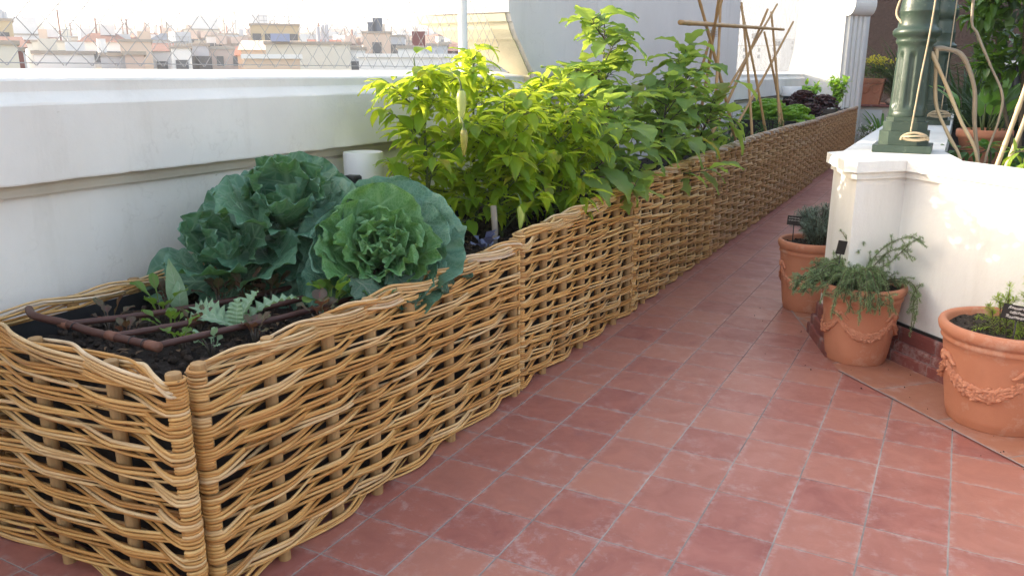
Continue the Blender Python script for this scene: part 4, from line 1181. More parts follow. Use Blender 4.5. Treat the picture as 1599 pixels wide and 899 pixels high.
# bamboo canes
def cane(p0, p1, r, label, nodes=7, name='bamboo_cane', mt=None, cat='bamboo cane', group=None, bend=.012):
    p0, p1 = np.array(p0, float), np.array(p1, float)
    n = nodes * 6 + 1; t = np.linspace(0, 1, n)
    P = p0 + (p1 - p0) * t[:, None] + np.array([bend, bend * .6, 0]) * np.sin(PI * t)[:, None]
    rad = r * (1 - .25 * t) * (1 + .16 * np.exp(-((((t * nodes) % 1) - .5) / .07) ** 2))
    mb = MB(); mb.tube(P, rad, 9)
    o = mb.build(name, mt or M_CANE)
    return tag(o, label, cat, group)
def canes(cx, cy, cz, feet, tops, names, r=.016):
    for (fx, fy), (tx, ty, tz), nm in zip(feet, tops, names):
        cane((fx, fy, .60), (tx, ty, tz), r * rng.uniform(.9, 1.1), nm)
cs = [((-.30, 5.02), (-.55, 5.98, 2.22), 'bamboo cane of the nearest tripod leaning away to the right at its top'),
      ((-.30, 6.20), (-.56, 5.20, 2.17), 'bamboo cane of the nearest tripod leaning to the left at its top'),
      ((-.85, 5.60), (-.42, 5.62, 2.22), 'nearly upright bamboo cane at the back of the nearest tripod'),
      ((-.85, 6.35), (-.40, 5.36, 2.14), 'back bamboo cane of the nearest tripod with its foot against the parapet'),
      ((-.25, 6.56), (-.58, 6.95, 2.20), 'front left bamboo cane of the middle tripod, standing almost upright'),
      ((-.25, 7.36), (-.60, 7.02, 2.17), 'front right bamboo cane of the middle tripod'),
      ((-.82, 5.95), (-.42, 8.02, 2.25), 'long slanting bamboo cane of the middle tripod leaning far to the right'),
      ((-.84, 6.75), (-.44, 7.62, 2.17), 'shorter slanting bamboo cane behind the middle tripod'),
      ((-.25, 8.05), (-.58, 8.50, 2.20), 'tallest bamboo cane of the far tripod'),
      ((-.25, 8.43), (-.60, 8.28, 1.96), 'short bamboo cane of the far tripod ending just above the crossing'),
      ((-.82, 7.55), (-.42, 9.12, 2.11), 'slanting bamboo cane of the far tripod leaning to the right')]
for (fx, fy), tp, nm in cs:
    cane((fx, fy, .60), tp, .0165 * rng.uniform(.9, 1.1), nm, group=None)
cane((-.50, 4.57, 1.875), (-.50, 8.95, 2.01), .021, 'horizontal bamboo cane tied across the tops of the three tripods', nodes=9, bend=.02)
for (x, y, z) in ((-.48, 5.55, 1.80), (-.49, 7.3, 1.84), (-.5, 8.62, 1.80)):
    mb = MB(); a = np.linspace(0, 6 * PI, 40)
    mb.tube(np.stack([x + .034 * np.cos(a), y + .034 * np.sin(a), z + .003 * a], 1), .0022, 4, cap=False)
    o = mb.build('wire_tie', M_STAKE); tag(o, {5.55: 'twine binding on the nearest tripod of canes', 7.3: 'twine binding on the middle tripod of canes', 8.62: 'twine binding on the far tripod of canes'}[y], 'twine')

# lettuces
def lettuce(pos, r, mat, label, name, seed, n=26, ruf=.016):
    global rng
    keep = rng; rng = np.random.default_rng(seed)
    root = thing(name, pos, label, 'lettuce')
    mb = MB(); p = np.array(pos, float)
    for i in range(n):
        t = i / n; az = i * 2.4; ph = R(80 - 66 * t + rng.uniform(-8, 8))
        rad = np.array([math.cos(az), math.sin(az), 0]); up = np.array([0, 0, 1.])
        mb.leaf(p + up * .03 * t, up * math.cos(ph) + rad * math.sin(ph), up * math.sin(ph) - rad * math.cos(ph), r * (1.1 - .3 * t), r * 1.0, 'fan', droop=.4 - .6 * t, fold=.15, ruf=ruf, rfreq=4, nu=11, nv=11, crinkle=.004)
    mb.build('leaves', mat, root); s_ = MB(); s_.tube([p - np.array([0, 0, .03]), p + np.array([0, 0, .04])], .015, 6); s_.build('stem', M_STEMG, root)
    rng = keep
for p, r, lab, sd_ in (((-.66, 8.75, .85), .30, 'light green curly lettuce nearest the canes', 41), ((-.34, 8.85, .84), .24, 'light green curly lettuce at the rim with the black liner', 42), ((-.70, 9.45, .87), .30, 'light green curly lettuce in front of the black lamp box', 43), ((-.36, 9.6, .84), .24, 'smallest light green lettuce, at the corner of the liner', 44)):
    lettuce(p, r, L_LETT, lab, 'curly_lettuce', sd_, 34)
for p, r, lab, sd_ in (((-.74, 11.0, .88), .22, 'dark red lettuce just right of the black lamp box', 45), ((-.66, 11.9, .98), .25, 'tallest dark red lettuce before the white pier', 46), ((-.42, 11.2, .84), .20, 'dark red lettuce close to the wicker rim', 47), ((-.42, 12.5, .90), .25, 'farthest dark red lettuce, next to the green shoot', 48)):
    lettuce(p, r, L_RED, lab, 'red_lettuce', sd_, 34, .02)
def shoot(pos, h, label, seed):
    global rng
    keep = rng; rng = np.random.default_rng(seed)
    root = thing('leafy_green', pos, label, 'leafy green')
    mb, sb = MB(), MB()
    for k in range(7):
        a = k * 2.4; e = np.array(pos) + np.array([.13 * math.cos(a), .13 * math.sin(a), h * rng.uniform(.75, 1.05)])
        sp = spline([pos, (np.array(pos) + e) / 2 + np.array([0, 0, .05]), e], 12); sb.tube(sp, np.linspace(.008, .004, 12), 5)
        for q in range(26):
            p = sp[int(rng.integers(3, 12))]; d = unit(rng.normal(0, 1, 3) + np.array([0, 0, .5]))
            mb.leaf(p, d, (0, 0, 1), rng.uniform(.08, .14), rng.uniform(.05, .08), 'ovate', droop=rng.uniform(.2, 1), fold=.25, ruf=.004, nu=5, nv=7)
    mb.build('foliage', L_LETT, root); sb.build('stalks', M_STEMG, root)
    rng = keep
shoot((-.72, 13.0, .80), .48, 'green leafy shoot between the red lettuces', 71)
shoot((-.36, 13.7, .80), .55, 'tall bright green shoot at the far end of the planters', 72)

# ------------------------------------------------------------------ terracotta pots
def terracotta(c, rtop, h, label, rot=0.0, swags=4, soil_drop=.035):
    root = thing('terracotta_pot', (c[0], c[1], 0), label, 'pot')
    k = rtop / .22
    rb = rtop * .70
    prof = [(0.0, 0.001), (rb * .96, 0.001), (rb, .008), (rb * 1.0, .02)]
    for q in np.linspace(.03, h * .80, 14):
        t = q / (h * .8)
        prof.append((rb + (rtop * .905 - rb) * t ** .85, q))
    prof += [(rtop * .925, h * .815), (rtop * .945, h * .83), (rtop * .935, h * .85), (rtop * .93, h * .875), (rtop * .96, h * .885), (rtop * .985, h * .90), (rtop * 1.0, h * .925), (rtop * 1.01, h * .955), (rtop * .995, h * .985), (rtop * .965, h), (rtop * .90, h * .998), (rtop * .875, h * .975), (rtop * .865, h * .90), (rtop * .84, h * .7)]
    mb = MB()
    def rf(r, z, a): return r * (1 + .004 * np.sin(a * 3 + z * 9 + c[0] * 9) + .003 * np.sin(a * 7 + z * 31))
    mb.lathe(prof, (c[0], c[1], 0), 72, 0, rf)
    mb.build('body', M_TERRA, root)
    def R_at(z):
        zz = [p[1] for p in prof[3:18]]; rr_ = [p[0] for p in prof[3:18]]
        return float(np.interp(z, zz, rr_))
    g = MB()
    for s_ in range(swags):
        a0 = rot + s_ * 2 * PI / swags; a1 = a0 + 2 * PI / swags
        for j in range(46):
            t = (j + .5) / 46
            a = a0 + (a1 - a0) * t
            z = h * (.60 - .20 * (1 - (2 * t - 1) ** 2)) + rng.uniform(-.004, .004)
            sz = k * (.010 + .007 * math.sin(PI * t))
            rr_ = R_at(z) + .003
            dt = np.array([-math.sin(a), math.cos(a), -.9 * (1 - 2 * t) * h / rtop])
            ax = unit(dt + rng.uniform(-.7, .7, 3))
            for o_ in (-1, 0, 1):
                g.blob((c[0] + rr_ * math.cos(a), c[1] + rr_ * math.sin(a), z + o_ * sz * .85), (sz * .62, sz * .55, sz * 1.25), 6, 5, amp=.14, axis=ax + rng.uniform(-.5, .5, 3))
        # bow with two ribbons at each joint
        rr_ = R_at(h * .64)
        for q in (-1, 1):
            pts = []
            for t in np.linspace(0, 1, 9):
                a = a0 + q * t * .30; z = h * (.645 + .05 * math.sin(t * 5) * (1 - .4 * t)) - .0 * t
                pts.append((c[0] + (R_at(z) + .004) * math.cos(a), c[1] + (R_at(z) + .004) * math.sin(a), z))
            g.tube(pts, k * np.array([.010, .012, .011, .009, .008, .008, .007, .006, .003]), 6)
            pts = [(c[0] + (R_at(z) + .003) * math.cos(a0 + q * .07 * i), c[1] + (R_at(z) + .003) * math.sin(a0 + q * .07 * i), z) for i, z in enumerate(np.linspace(h * .64, h * .44, 5))]
            g.tube(pts, k * np.array([.009, .008, .008, .007, .004]), 6)
        g.blob((c[0] + (rr_ + .006) * math.cos(a0), c[1] + (rr_ + .006) * math.sin(a0), h * .65), .016 * k, 8, 6)
    g.build('garland', M_TERRA2, root)
    mb = MB()
    rs = rtop * .868
    n_r, n_a = 16, 48
    Ps = np.array([[(c[0] + rs * (i / (n_r - 1)) * math.cos(a), c[1] + rs * (i / (n_r - 1)) * math.sin(a), h - soil_drop + .010 * mnoise.noise(Vector((i * .8, a * 5, c[0] * 5))) + .006 * rng.uniform(-1, 1)) for a in np.arange(n_a) * 2 * PI / n_a] for i in range(n_r)])
    mb.grid(Ps, closed_u=True)
    for _ in range(90):
        a, q = rng.uniform(0, 6.28), rs * math.sqrt(rng.uniform(0, .95))
        mb.blob((c[0] + q * math.cos(a), c[1] + q * math.sin(a), h - soil_drop + .006), rng.uniform(.003, .008), 5, 4, amp=.3)
    mb.build('soil', M_POTSOIL, root)
    return root

def needle_branch(mb, sb, pts, n, L, w, r=.003):
    sp = spline(pts, 26)
    sb.tube(sp, np.linspace(r, r * .4, 26), 5)
    seg = np.gradient(sp, axis=0)
    for j in range(n):
        t = (j + rng.random()) / n * 24.9
        i = int(t); p = sp[i] + (sp[min(i + 1, 25)] - sp[i]) * (t - i)
        ax = unit(seg[i])
        o = rng.normal(0, 1, 3); o = unit(o - ax * np.dot(o, ax))
        d = unit(o + ax * rng.uniform(.25, 1.0))
        l = L * rng.uniform(.6, 1.15) * (1 - .35 * (t / 25) ** 3)
        mb.leaf(p, d, o * .2 + np.array([0, 0, 1.]), l, w, 'lance', droop=.3, fold=.3, nu=3, nv=3)

def rosemary(base, specs, label, mat, name='rosemary', n=110, L=.022, w=.0045, seed=3, cat='rosemary'):
    global rng
    keep = rng; rng = np.random.default_rng(seed)
    root = thing(name, base, label, cat)
    mb, sb = MB(), MB()
    b = np.array(base, float)
    for sp in specs:
        pts = [b + np.array(q, float) for q in sp]
        ln_ = sum(np.linalg.norm(pts[i + 1] - pts[i]) for i in range(len(pts) - 1))
        needle_branch(mb, sb, pts, int(n * ln_ / .25), L, w)
        # short side sprigs
        for k in range(int(ln_ / .038)):
            s_ = spline(pts, 20); i = rng.integers(5, 18)
            d = unit(rng.normal(0, 1, 3) + np.array([0, 0, .35]) + unit(s_[i + 1] - s_[i]) * .8)
            l = rng.uniform(.03, .075)
            needle_branch(mb, sb, [s_[i], s_[i] + d * l * .6, s_[i] + d * l + np.array([0, 0, -.008])], int(n * l / .25) + 6, L, w, .0018)
    mb.build('needles', mat, root); sb.build('woody_stems', M_STEMB, root)
    rng = keep
    return root

def sign(pos, w, h, stick, face, lines, label, tilt=0.0, size=.02):
    """slate label on a thin stake; face = heading the front looks to (radians, 0 = +x)"""
    root = thing('plant_label', pos, label, 'plant sign')
    x, y, z = pos
    mb = MB(); mb.tube([(x, y, z - .10), (x, y, z + stick)], .0035, 6); mb.build('stake', M_BLACK, root)
    cx = np.array([x, y, z + stick + h * .35])
    fr = np.array([math.cos(face), math.sin(face), 0]); rt = np.array([-math.sin(face), math.cos(face), 0])
    ct, st = math.cos(tilt), math.sin(tilt)
    r2 = rt * ct + np.array([0, 0, 1]) * st; u2 = np.array([0, 0, 1]) * ct - rt * st
    mb = MB()
    def crn(a, b, o): return cx + r2 * a + u2 * b + fr * o
    P = [crn(a, b, o) for o in (.002, .007) for a, b in ((-w / 2, -h / 2), (w / 2, -h / 2), (w / 2, h / 2), (-w / 2, h / 2))]
    mb.add(P, [(3, 2, 1, 0), (4, 5, 6, 7), (0, 1, 5, 4), (1, 2, 6, 5), (2, 3, 7, 6), (3, 0, 4, 7)])
    pl = mb.build('slate', M_SLATE, root, smooth=False)
    for k, tx in enumerate(lines):
        if tx == '~':          # handwriting too small to read: a wavering line of pen strokes
            xs_ = np.linspace(-w * .40, w * .36, 60)
            yy = h / 2 - size * (.95 + k * 1.12)
            q_ = np.stack([cx + r2 * a_ + u2 * (yy + size * .28 * math.sin(a_ * 900 + k) * (.6 + .4 * math.sin(a_ * 333))) + fr * .0075 for a_ in xs_])
            mb = MB(); mb.tube(q_, .0007, 4)
            mb.build('writing', M_CHALK, pl)
            continue
        cu = bpy.data.curves.new('writing', 'FONT'); cu.body = tx; cu.size = size; cu.align_x = 'CENTER'; cu.shear = .3; cu.extrude = .0003; cu.offset = .0004 * size / .02
        tmp = bpy.data.objects.new('writing', cu); COL.objects.link(tmp)
        bpy.context.view_layer.update()
        me = bpy.data.meshes.new_from_object(tmp.evaluated_get(bpy.context.evaluated_depsgraph_get()))
        bpy.data.objects.remove(tmp)
        co = np.zeros(len(me.vertices) * 3); me.vertices.foreach_get('co', co); co = co.reshape(-1, 3)
        co[:, 1] += .0016 * np.sin(co[:, 0] * 180 + k)            # an unsteady hand
        yy = h / 2 - size * (.95 + k * 1.12)
        G_ = cx + co[:, :1] * r2 + (co[:, 1:2] + yy) * u2 + (co[:, 2:] + .0082) * fr - np.array(pos)
        me.vertices.foreach_set('co', G_.astype(np.float32).ravel())
        me.materials.clear(); me.materials.append(M_CHALK); me.update()
        o = bpy.data.objects.new('writing', me); COL.objects.link(o); o.parent = pl
    return root

P1 = (0.885, 3.13); P2 = (1.275, 2.265); P3 = (1.905, 1.70)
terracotta(P1, .205, .455, 'terracotta pot with garland farthest along the path, half hidden by the white pier', .5)
terracotta(P2, .212, .420, 'middle terracotta pot with garland, trailing rosemary spilling over its rim', -2.05)
terracotta(P3, .268, .445, 'nearest terracotta pot with garland, cut off by the right edge, mostly bare soil', -2.75)

# grey curry plant in the far pot
def bush_specs(n, h, r, seed, lean=(0, 0), droop=0.0):
    g = np.random.default_rng(seed); out = []
    for i in range(n):
        az = g.uniform(0, 6.28); q = math.sqrt(g.uniform(0.02, 1)) * r
        hh = h * g.uniform(.7, 1.1) * (1 - .35 * (q / r) ** 2)
        out.append([(0.2 * q * math.cos(az), .2 * q * math.sin(az), -.02), (q * .6 * math.cos(az) + lean[0] * .4, q * .6 * math.sin(az) + lean[1] * .4, hh * .6), (q * math.cos(az) + lean[0], q * math.sin(az) + lean[1], hh - droop * q)])
    return out
rosemary((P1[0] + .045, P1[1] + .02, .42), bush_specs(64, .25, .18, 4), 'silvery grey needle leaved bush in the far terracotta pot', L_CURRY, 'curry_plant', 130, .030, .0030, 5, 'herb')
# trailing rosemary
sp = bush_specs(64, .18, .24, 8, (-.06, -.03), .45)
g8 = np.random.default_rng(3)
for i in range(20):        # shoots falling over the rim, mostly on the left and front
    az = g8.uniform(2.4, 5.6); q = .22 * g8.uniform(.85, 1.25); dz = g8.uniform(-.12, .0)
    sp.append([(-.04, 0, -.01), (q * .55 * math.cos(az) - .04, q * .55 * math.sin(az), .09 + g8.uniform(0, .05)), (q * 1.05 * math.cos(az) - .04, q * 1.05 * math.sin(az), .03), (q * 1.22 * math.cos(az) - .04, q * 1.22 * math.sin(az), dz)])
sp += [[(-.03, 0, 0), (.02, .0, .14), (.10, -.02, .25), (.20, -.05, .30), (.275, -.09, .265)], [(-.02, 0, 0), (.04, .02, .12), (.10, .02, .20), (.17, -.02, .23), (.22, -.06, .18)],
       [(0, 0, 0), (.06, 0, .10), (.12, -.01, .16), (.20, -.05, .27), (.24, -.07, .30)], [(.02, 0, 0), (.14, .03, .06), (.235, -.05, .06), (.265, -.10, -.03), (.26, -.13, -.14)],
       [(.02, 0, 0), (.14, .02, .05), (.23, -.04, .05), (.25, -.08, -.06), (.25, -.12, -.19)], [(-.06, .0, 0), (-.09, .02, .15), (-.11, .02, .27)], [(-.03, .0, 0), (-.03, .04, .15), (-.02, .05, .24)]]
rosemary((P2[0], P2[1], .385), sp, 'trailing green rosemary spilling over the middle terracotta pot', L_ROSE, 'rosemary', 230, .019, .0030, 6)
# small upright rosemary in the near pot
rosemary((P3[0] - .01, P3[1] - .06, .41), [[(0, 0, -.02), (-.01, 0, .1), (-.015, .0, .185)], [(-.02, 0, -.02), (-.035, .0, .10), (-.04, .01, .15)], [(-.04, .02, -.02), (-.06, .02, .05), (-.065, .03, .085)], [(.03, .0, -.02), (.05, .0, .14), (.055, .0, .25)], [(-.03, -.02, -.02), (-.055, -.03, .05), (-.065, -.03, .11)], [(.03, .02, -.02), (.07, .02, .10), (.09, .02, .17)], [(.0, .03, -.02), (.0, .05, .09), (-.01, .06, .13)], [(.02, -.03, -.02), (.02, -.05, .05), (.02, -.06, .09)], [(.05, -.02, -.02), (.08, -.04, .07), (.10, -.05, .12)]],
         'young upright rosemary with yellow green tips in the nearest pot', L_ROSEY, 'rosemary', 170, .030, .0036, 7)
sign((.775, 3.07, .42), .085, .058, .135, R(-80), ['~', '~'], 'small black slate label in the far terracotta pot', R(-3), .0135)
sign((P2[0] - .125, P2[1] - .02, .385), .052, .072, .185, R(-48), [], 'small black slate label turned sideways among the trailing rosemary', R(-10), .0075)
sign((P3[0] + .01, P3[1] - .15, .41), .115, .062, .10, R(-80), ['Rosmarinus', 'officinalis', "'Rosmarinus'"], 'black slate label with handwriting in the nearest pot', R(-7), .017)

# a scatter of crumbs on the tiles near the pots
m = MB()
for _ in range(70):
    a, q = rng.uniform(0, 6.28), rng.uniform(.2, .5)
    c = (P1, P2, P3)[int(rng.integers(0, 3))]
    x, y = c[0] + q * math.cos(a), c[1] + q * math.sin(a)
    if x + y > 3.7: continue
    m.blob((x, y, .005), rng.uniform(.0015, .004), 5, 4, amp=.3)
struct(m.build('soil_crumbs', M_POTSOIL), 'stuff')

# ------------------------------------------------------------------ iron columns on the planter wall
def iron_column(c, z0, label, rope_side):
    root = thing('iron_column', (c[0], c[1], z0), label, 'column')
    mb = MB()
    for k, (w_, a, b) in enumerate(((.295, 0.0, .040), (.250, .040, .115), (.222, .115, .165), (.196, .165, .190))):
        n = 8; o_ = w_ / 2; ch = o_ * (.0 if k == 0 else .42)
        pl = [(c[0] + sx, c[1] + sy) for sx, sy in ((-o_ + ch, -o_), (o_ - ch, -o_), (o_, -o_ + ch), (o_, o_ - ch), (o_ - ch, o_), (-o_ + ch, o_), (-o_, o_ - ch), (-o_, -o_ + ch))] if k else [(c[0] + sx * o_, c[1] + sy * o_) for sx, sy in ((-1, -1), (1, -1), (1, 1), (-1, 1))]
        mb.prism(pl, z0 + a + (.0 if k == 0 else .0005), z0 + b)
    mb.build('stepped_base', M_IRON, root, smooth=False)
    mb = MB()
    H = .190
    prof = [(.095, H), (.099, H + .012), (.095, H + .024)]
    prof += [(.095 - .010 * t, H + .03 + .34 * t) for t in np.linspace(0, 1, 26)]
    prof += [(.089, H + .385), (.098, H + .392), (.100, H + .405), (.096, H + .42), (.112, H + .428), (.121, H + .442), (.121, H + .455), (.112, H + .468), (.100, H + .474), (.098, H + .49), (.098, H + .55), (.101, H + .555), (.098, H + .562), (.094, H + .60), (.086, H + .64), (.080, H + .665), (.088, H + .672), (.098, H + .682), (.105, H + .70), (.106, H + .73), (.098, H + .76), (.085, H + .79), (.082, H + .9), (.080, H + 2.2)]
    def rf(r, z, a):
        if H + .045 < z < H + .345:
            e = min(1, (z - H - .045) / .02, (H + .345 - z) / .02)
            s_ = np.maximum(0, np.cos(a * 8)) ** 1.0
            return r - .011 * e * np.where(s_ > .35, 1.0, np.clip(s_ / .35, 0, 1))
        if H + .50 < z < H + .545:
            return r * np.ones_like(a)
        return np.full_like(a, r)
    mb.lathe(prof, (c[0], c[1], z0), 96, 0, rf)
    mb.build('shaft', M_IRON, root)
    return root
C1 = (1.350, 2.90); C2 = (1.40, 5.75)
iron_column(C1, 1.049, 'green painted iron column on the pier of the white planter, lit on its left', 1)
iron_column(C2, 1.049, 'second iron column in the shade behind the first one', 1)
def rope(pts, r, label, coil=None, nm='rope'):
    root = thing(nm, pts[0], label, 'rope')
    mb = MB(); mb.tube(spline(pts, 30), r, 6); mb.build('line', M_ROPE, root)
    if coil is not None:
        mb = MB(); cx, cy, cz, s_ = coil
        for k in range(9):
            a = np.linspace(-.15, PI + .15, 18)
            rr_ = s_ * (.45 + .07 * k)
            mb.tube(np.stack([cx + rr_ * np.cos(a) * 1.15, np.full(18, cy) - .012 * math.sin(k * 2.1) - .006 * np.sin(a), cz + rr_ * .62 * np.sin(a) - .002 * k], 1), r * .95, 5)
            rr_ = s_ * (.5 + .06 * k)
            mb.tube(np.stack([cx + rr_ * np.cos(a) * 1.1, np.full(18, cy) - .012 * math.cos(k * 1.7), cz - .005 - rr_ * .30 * np.sin(a)], 1), r * .95, 5)
        mb.tube([(cx - s_ * .95, cy - .02, cz - .002), (cx, cy - .03, cz + .004), (cx + s_ * 1.05, cy - .02, cz + .004)], r, 6)
        mb.build('coil', M_ROPE, root)
    return root
rope([(1.385, 2.78, 1.15), (1.402, 2.775, 1.45), (1.422, 2.765, 1.75), (1.44, 2.77, 2.4)], .0045, 'cream rope running down the lit iron column to a coil on its base', (1.41, 2.735, 1.142, .060))
rope([(1.47, 5.62, 1.18), (1.475, 5.62, 1.7), (1.48, 5.62, 2.6)], .005, 'rope with a small coil on the shaded second column', (1.46, 5.58, 1.14, .075))
rope([(1.28, 2.87, 1.95), (1.24, 2.87, 1.80), (1.27, 2.85, 1.74), (1.295, 2.84, 1.72)], .007, 'short loop of rope at the left of the column neck')

# ------------------------------------------------------------------ planting inside the masonry planter and beyond
def branch(pts, r, label, mt=None, name='bare_branch', cat='branch', n=30, r1=None):
    mb = MB(); sp = spline(pts, n)
    rad = np.linspace(r, r1 or r * .7, n) * (1 + .10 * np.sin(np.linspace(0, 23, n)))
    mb.tube(sp, rad, 8)
    o = mb.build(name, mt or M_BRANCH)
    return tag(o, label, cat)
branch([(1.44, 2.93, 1.60), (1.50, 2.95, 1.60), (1.585, 2.96, 1.56), (1.66, 2.97, 1.40), (1.685, 2.97, 1.22), (1.72, 2.98, 1.05), (1.76, 2.98, .84)], .014, 'thick bare branch curving from the lit column down into the bed')
branch([(1.43, 2.90, 1.585), (1.52, 2.90, 1.42), (1.62, 2.91, 1.22), (1.71, 2.92, 1.06), (1.76, 2.93, .84)], .011, 'straight pale branch slanting down right from the lit column', M_CANEPALE)
branch([(1.455, 2.93, 1.60), (1.465, 2.93, 1.48), (1.49, 2.94, 1.30), (1.57, 2.94, 1.14), (1.64, 2.94, 1.02), (1.68, 2.94, .84)], .011, 'lowest pale branch bowing out below the lit column', M_CANEPALE)
branch([(1.60, 3.1, 2.4), (1.60, 3.08, 1.80), (1.64, 3.06, 1.68), (1.72, 3.05, 1.52), (1.80, 3.03, 1.36), (1.80, 3.02, 1.22), (1.77, 3.0, 1.06), (1.75, 3.0, .84)], .008, 'thin grey vine stem snaking up in front of the leafy climber')
cane((1.78, 2.72, .84), (1.97, 2.85, 1.95), .013, 'pale bamboo pole at the right edge, left one of a tied pair', 6, 'bamboo_pole', M_CANEPALE, 'bamboo pole')
cane((1.82, 2.72, .84), (2.02, 2.85, 1.90), .013, 'pale bamboo pole at the right edge, right one of a tied pair', 6, 'bamboo_pole', M_CANEPALE, 'bamboo pole')

def leafy(name, label, cat, clumps, mat, Lr, asp, prof, stems, seed, droop=(.2, .9), petiole=True, nu=5, nv=6, up=.3, stemmat=None, stem_r=.008):
    """clumps: (centre, radii, count)"""
    global rng
    keep = rng; rng = np.random.default_rng(seed)
    root = thing(name, stems[0][0], label, cat)
    mb, sb = MB(), MB()
    for st in stems:
        sp = spline(st, 20); sb.tube(sp, np.linspace(stem_r, stem_r * .4, 20), 6)
    for c, rad, n in clumps:
        c = np.array(c, float); rad = np.array(rad, float)
        # twigs give the leaves a structure instead of an even cloud
        nt = max(2, n // 14)
        for q in range(nt):
            v = unit(rng.normal(0, 1, 3)); e = c + v * rad * rng.uniform(.6, 1.05); b = c + v * rad * rng.uniform(-.2, .15) + rng.normal(0, .02, 3)
            tw = spline([b, (b + e) / 2 + rng.normal(0, .02, 3), e + np.array([0, 0, -.02])], 10)
            sb.tube(tw, np.linspace(.003, .0012, 10), 4, cap=False)
            k = n // nt
            for j in range(k):
                p = tw[min(9, int(2 + 8 * (j + rng.random()) / k))]
                d = unit(rng.normal(0, 1, 3) + v * .8 + np.array([0, 0, rng.uniform(-.6, up)]))
                L = rng.uniform(*Lr)
                mb.leaf(p + d * L * .15, d, (0, 0, 1), L, L * asp * rng.uniform(.85, 1.15), prof, droop=rng.uniform(*droop), fold=rng.uniform(.1, .4), nu=nu, nv=nv)
    mb.build('foliage', mat, root); sb.build('stems', stemmat or M_STEMB, root)
    rng = keep
    return root
leafy('climber', 'dense glossy leaved climber filling the upper right corner', 'climber',
      [((1.78, 4.1, 2.02), (.24, .3, .22), 330), ((2.0, 4.0, 1.90), (.25, .3, .25), 330), ((1.70, 4.2, 1.83), (.16, .25, .16), 176), ((1.92, 4.0, 2.25), (.35, .3, .25), 330), ((1.75, 4.1, 1.58), (.10, .15, .22), 154), ((2.0, 4.2, 1.62), (.2, .25, .22), 220), ((2.25, 4.0, 1.9), (.3, .3, .4), 330)],
      L_VINE, (.07, .115), .55, 'ovate', [[(2.0, 4.2, .85), (1.96, 4.2, 1.3), (1.9, 4.1, 1.8), (1.85, 4.1, 2.3)], [(2.0, 4.2, .85), (2.1, 4.2, 1.4), (2.05, 4.1, 2.0)], [(2.0, 4.2, .85), (1.85, 4.2, 1.3), (1.75, 4.1, 1.7)]], 51, up=.5, stem_r=.016)
leafy('yellow_green_shrub', 'sunlit yellow green leaves at the right edge just above the coping', 'shrub', [((1.93, 2.55, 1.10), (.10, .10, .06), 26)], L_ROSEY, (.06, .11), .28, 'lance', [[(1.98, 2.55, .85), (1.96, 2.55, 1.0), (1.93, 2.55, 1.1)]], 52)
leafy('bedding_plant', 'low green plants in the bed between the branches', 'plant', [((1.72, 3.3, 1.02), (.22, .2, .10), 60), ((2.0, 3.2, 1.02), (.22, .2, .12), 60)], L_HERB, (.06, .10), .5, 'ovate', [[(1.8, 3.3, .85), (1.8, 3.3, 1.0), (1.78, 3.3, 1.05)]], 53)
# broad-leaved plant in a terracotta bowl
def bowl(c, z0, r, h, label):
    root = thing('terracotta_bowl', (c[0], c[1], z0), label, 'pot')
    mb = MB(); mb.lathe([(0, 0.0), (r * .6, 0), (r * .64, .01), (r * .90, h * .75), (r * .97, h * .78), (r, h * .84), (r, h * .96), (r * .97, h), (r * .90, h), (r * .88, h * .9), (0, h * .88)], (c[0], c[1], z0), 40); mb.build('body', M_TERRA, root)
    mb = MB(); mb.lathe([(0, h * .89), (r * .5, h * .90), (r * .875, h * .89)], (c[0], c[1], z0), 30); mb.build('soil', M_POTSOIL, root)
    return root
bowl((1.78, 4.5), .84, .18, .25, 'wide terracotta bowl behind the bare branches inside the white planter')
root = thing('broadleaf_plant', (1.78, 4.5, 1.06), 'broad leaved bright green plant growing in the wide terracotta bowl', 'plant')
mb, sb = MB(), MB(); g9 = np.random.default_rng(77)
for i in range(17):
    az = g9.uniform(0, 6.28); ph = g9.uniform(.1, .75); l = g9.uniform(.10, .26)
    d = np.array([math.cos(az) * math.sin(ph), math.sin(az) * math.sin(ph), math.cos(ph)]); b = np.array([1.78, 4.5, 1.06]) + np.array([math.cos(az), math.sin(az), 0]) * g9.uniform(0, .13)
    sb.tube([b, b + d * l * .5, b + d * l], .005, 5)
    mb.leaf(b + d * l, d, np.array([-d[0], -d[1], 1.2]), g9.uniform(.18, .27), g9.uniform(.08, .12), 'ovate', droop=g9.uniform(.3, 1.1), fold=.25, ruf=.003, nu=7, nv=10)
mb.build('leaves', L_BROAD, root); sb.build('stalks', M_STEMG, root)
# shelf behind
root = thing('white_edged_table', (2.2, 5.2, 1.5), 'dark table top with a bright white edge behind the climber', 'table')
mb = MB(); mb.box((2.42, 5.2, 1.545), (1.1, .6, .03), bev=.004); mb.build('table_top', M_LAMPW, root, smooth='auto')
for x in (1.95, 2.9):
    for y in (4.95, 5.45):
        mb = MB(); mb.tube([(x, y, .86), (x, y, 1.53)], .018, 8); mb.build('leg', M_BLACK, root)
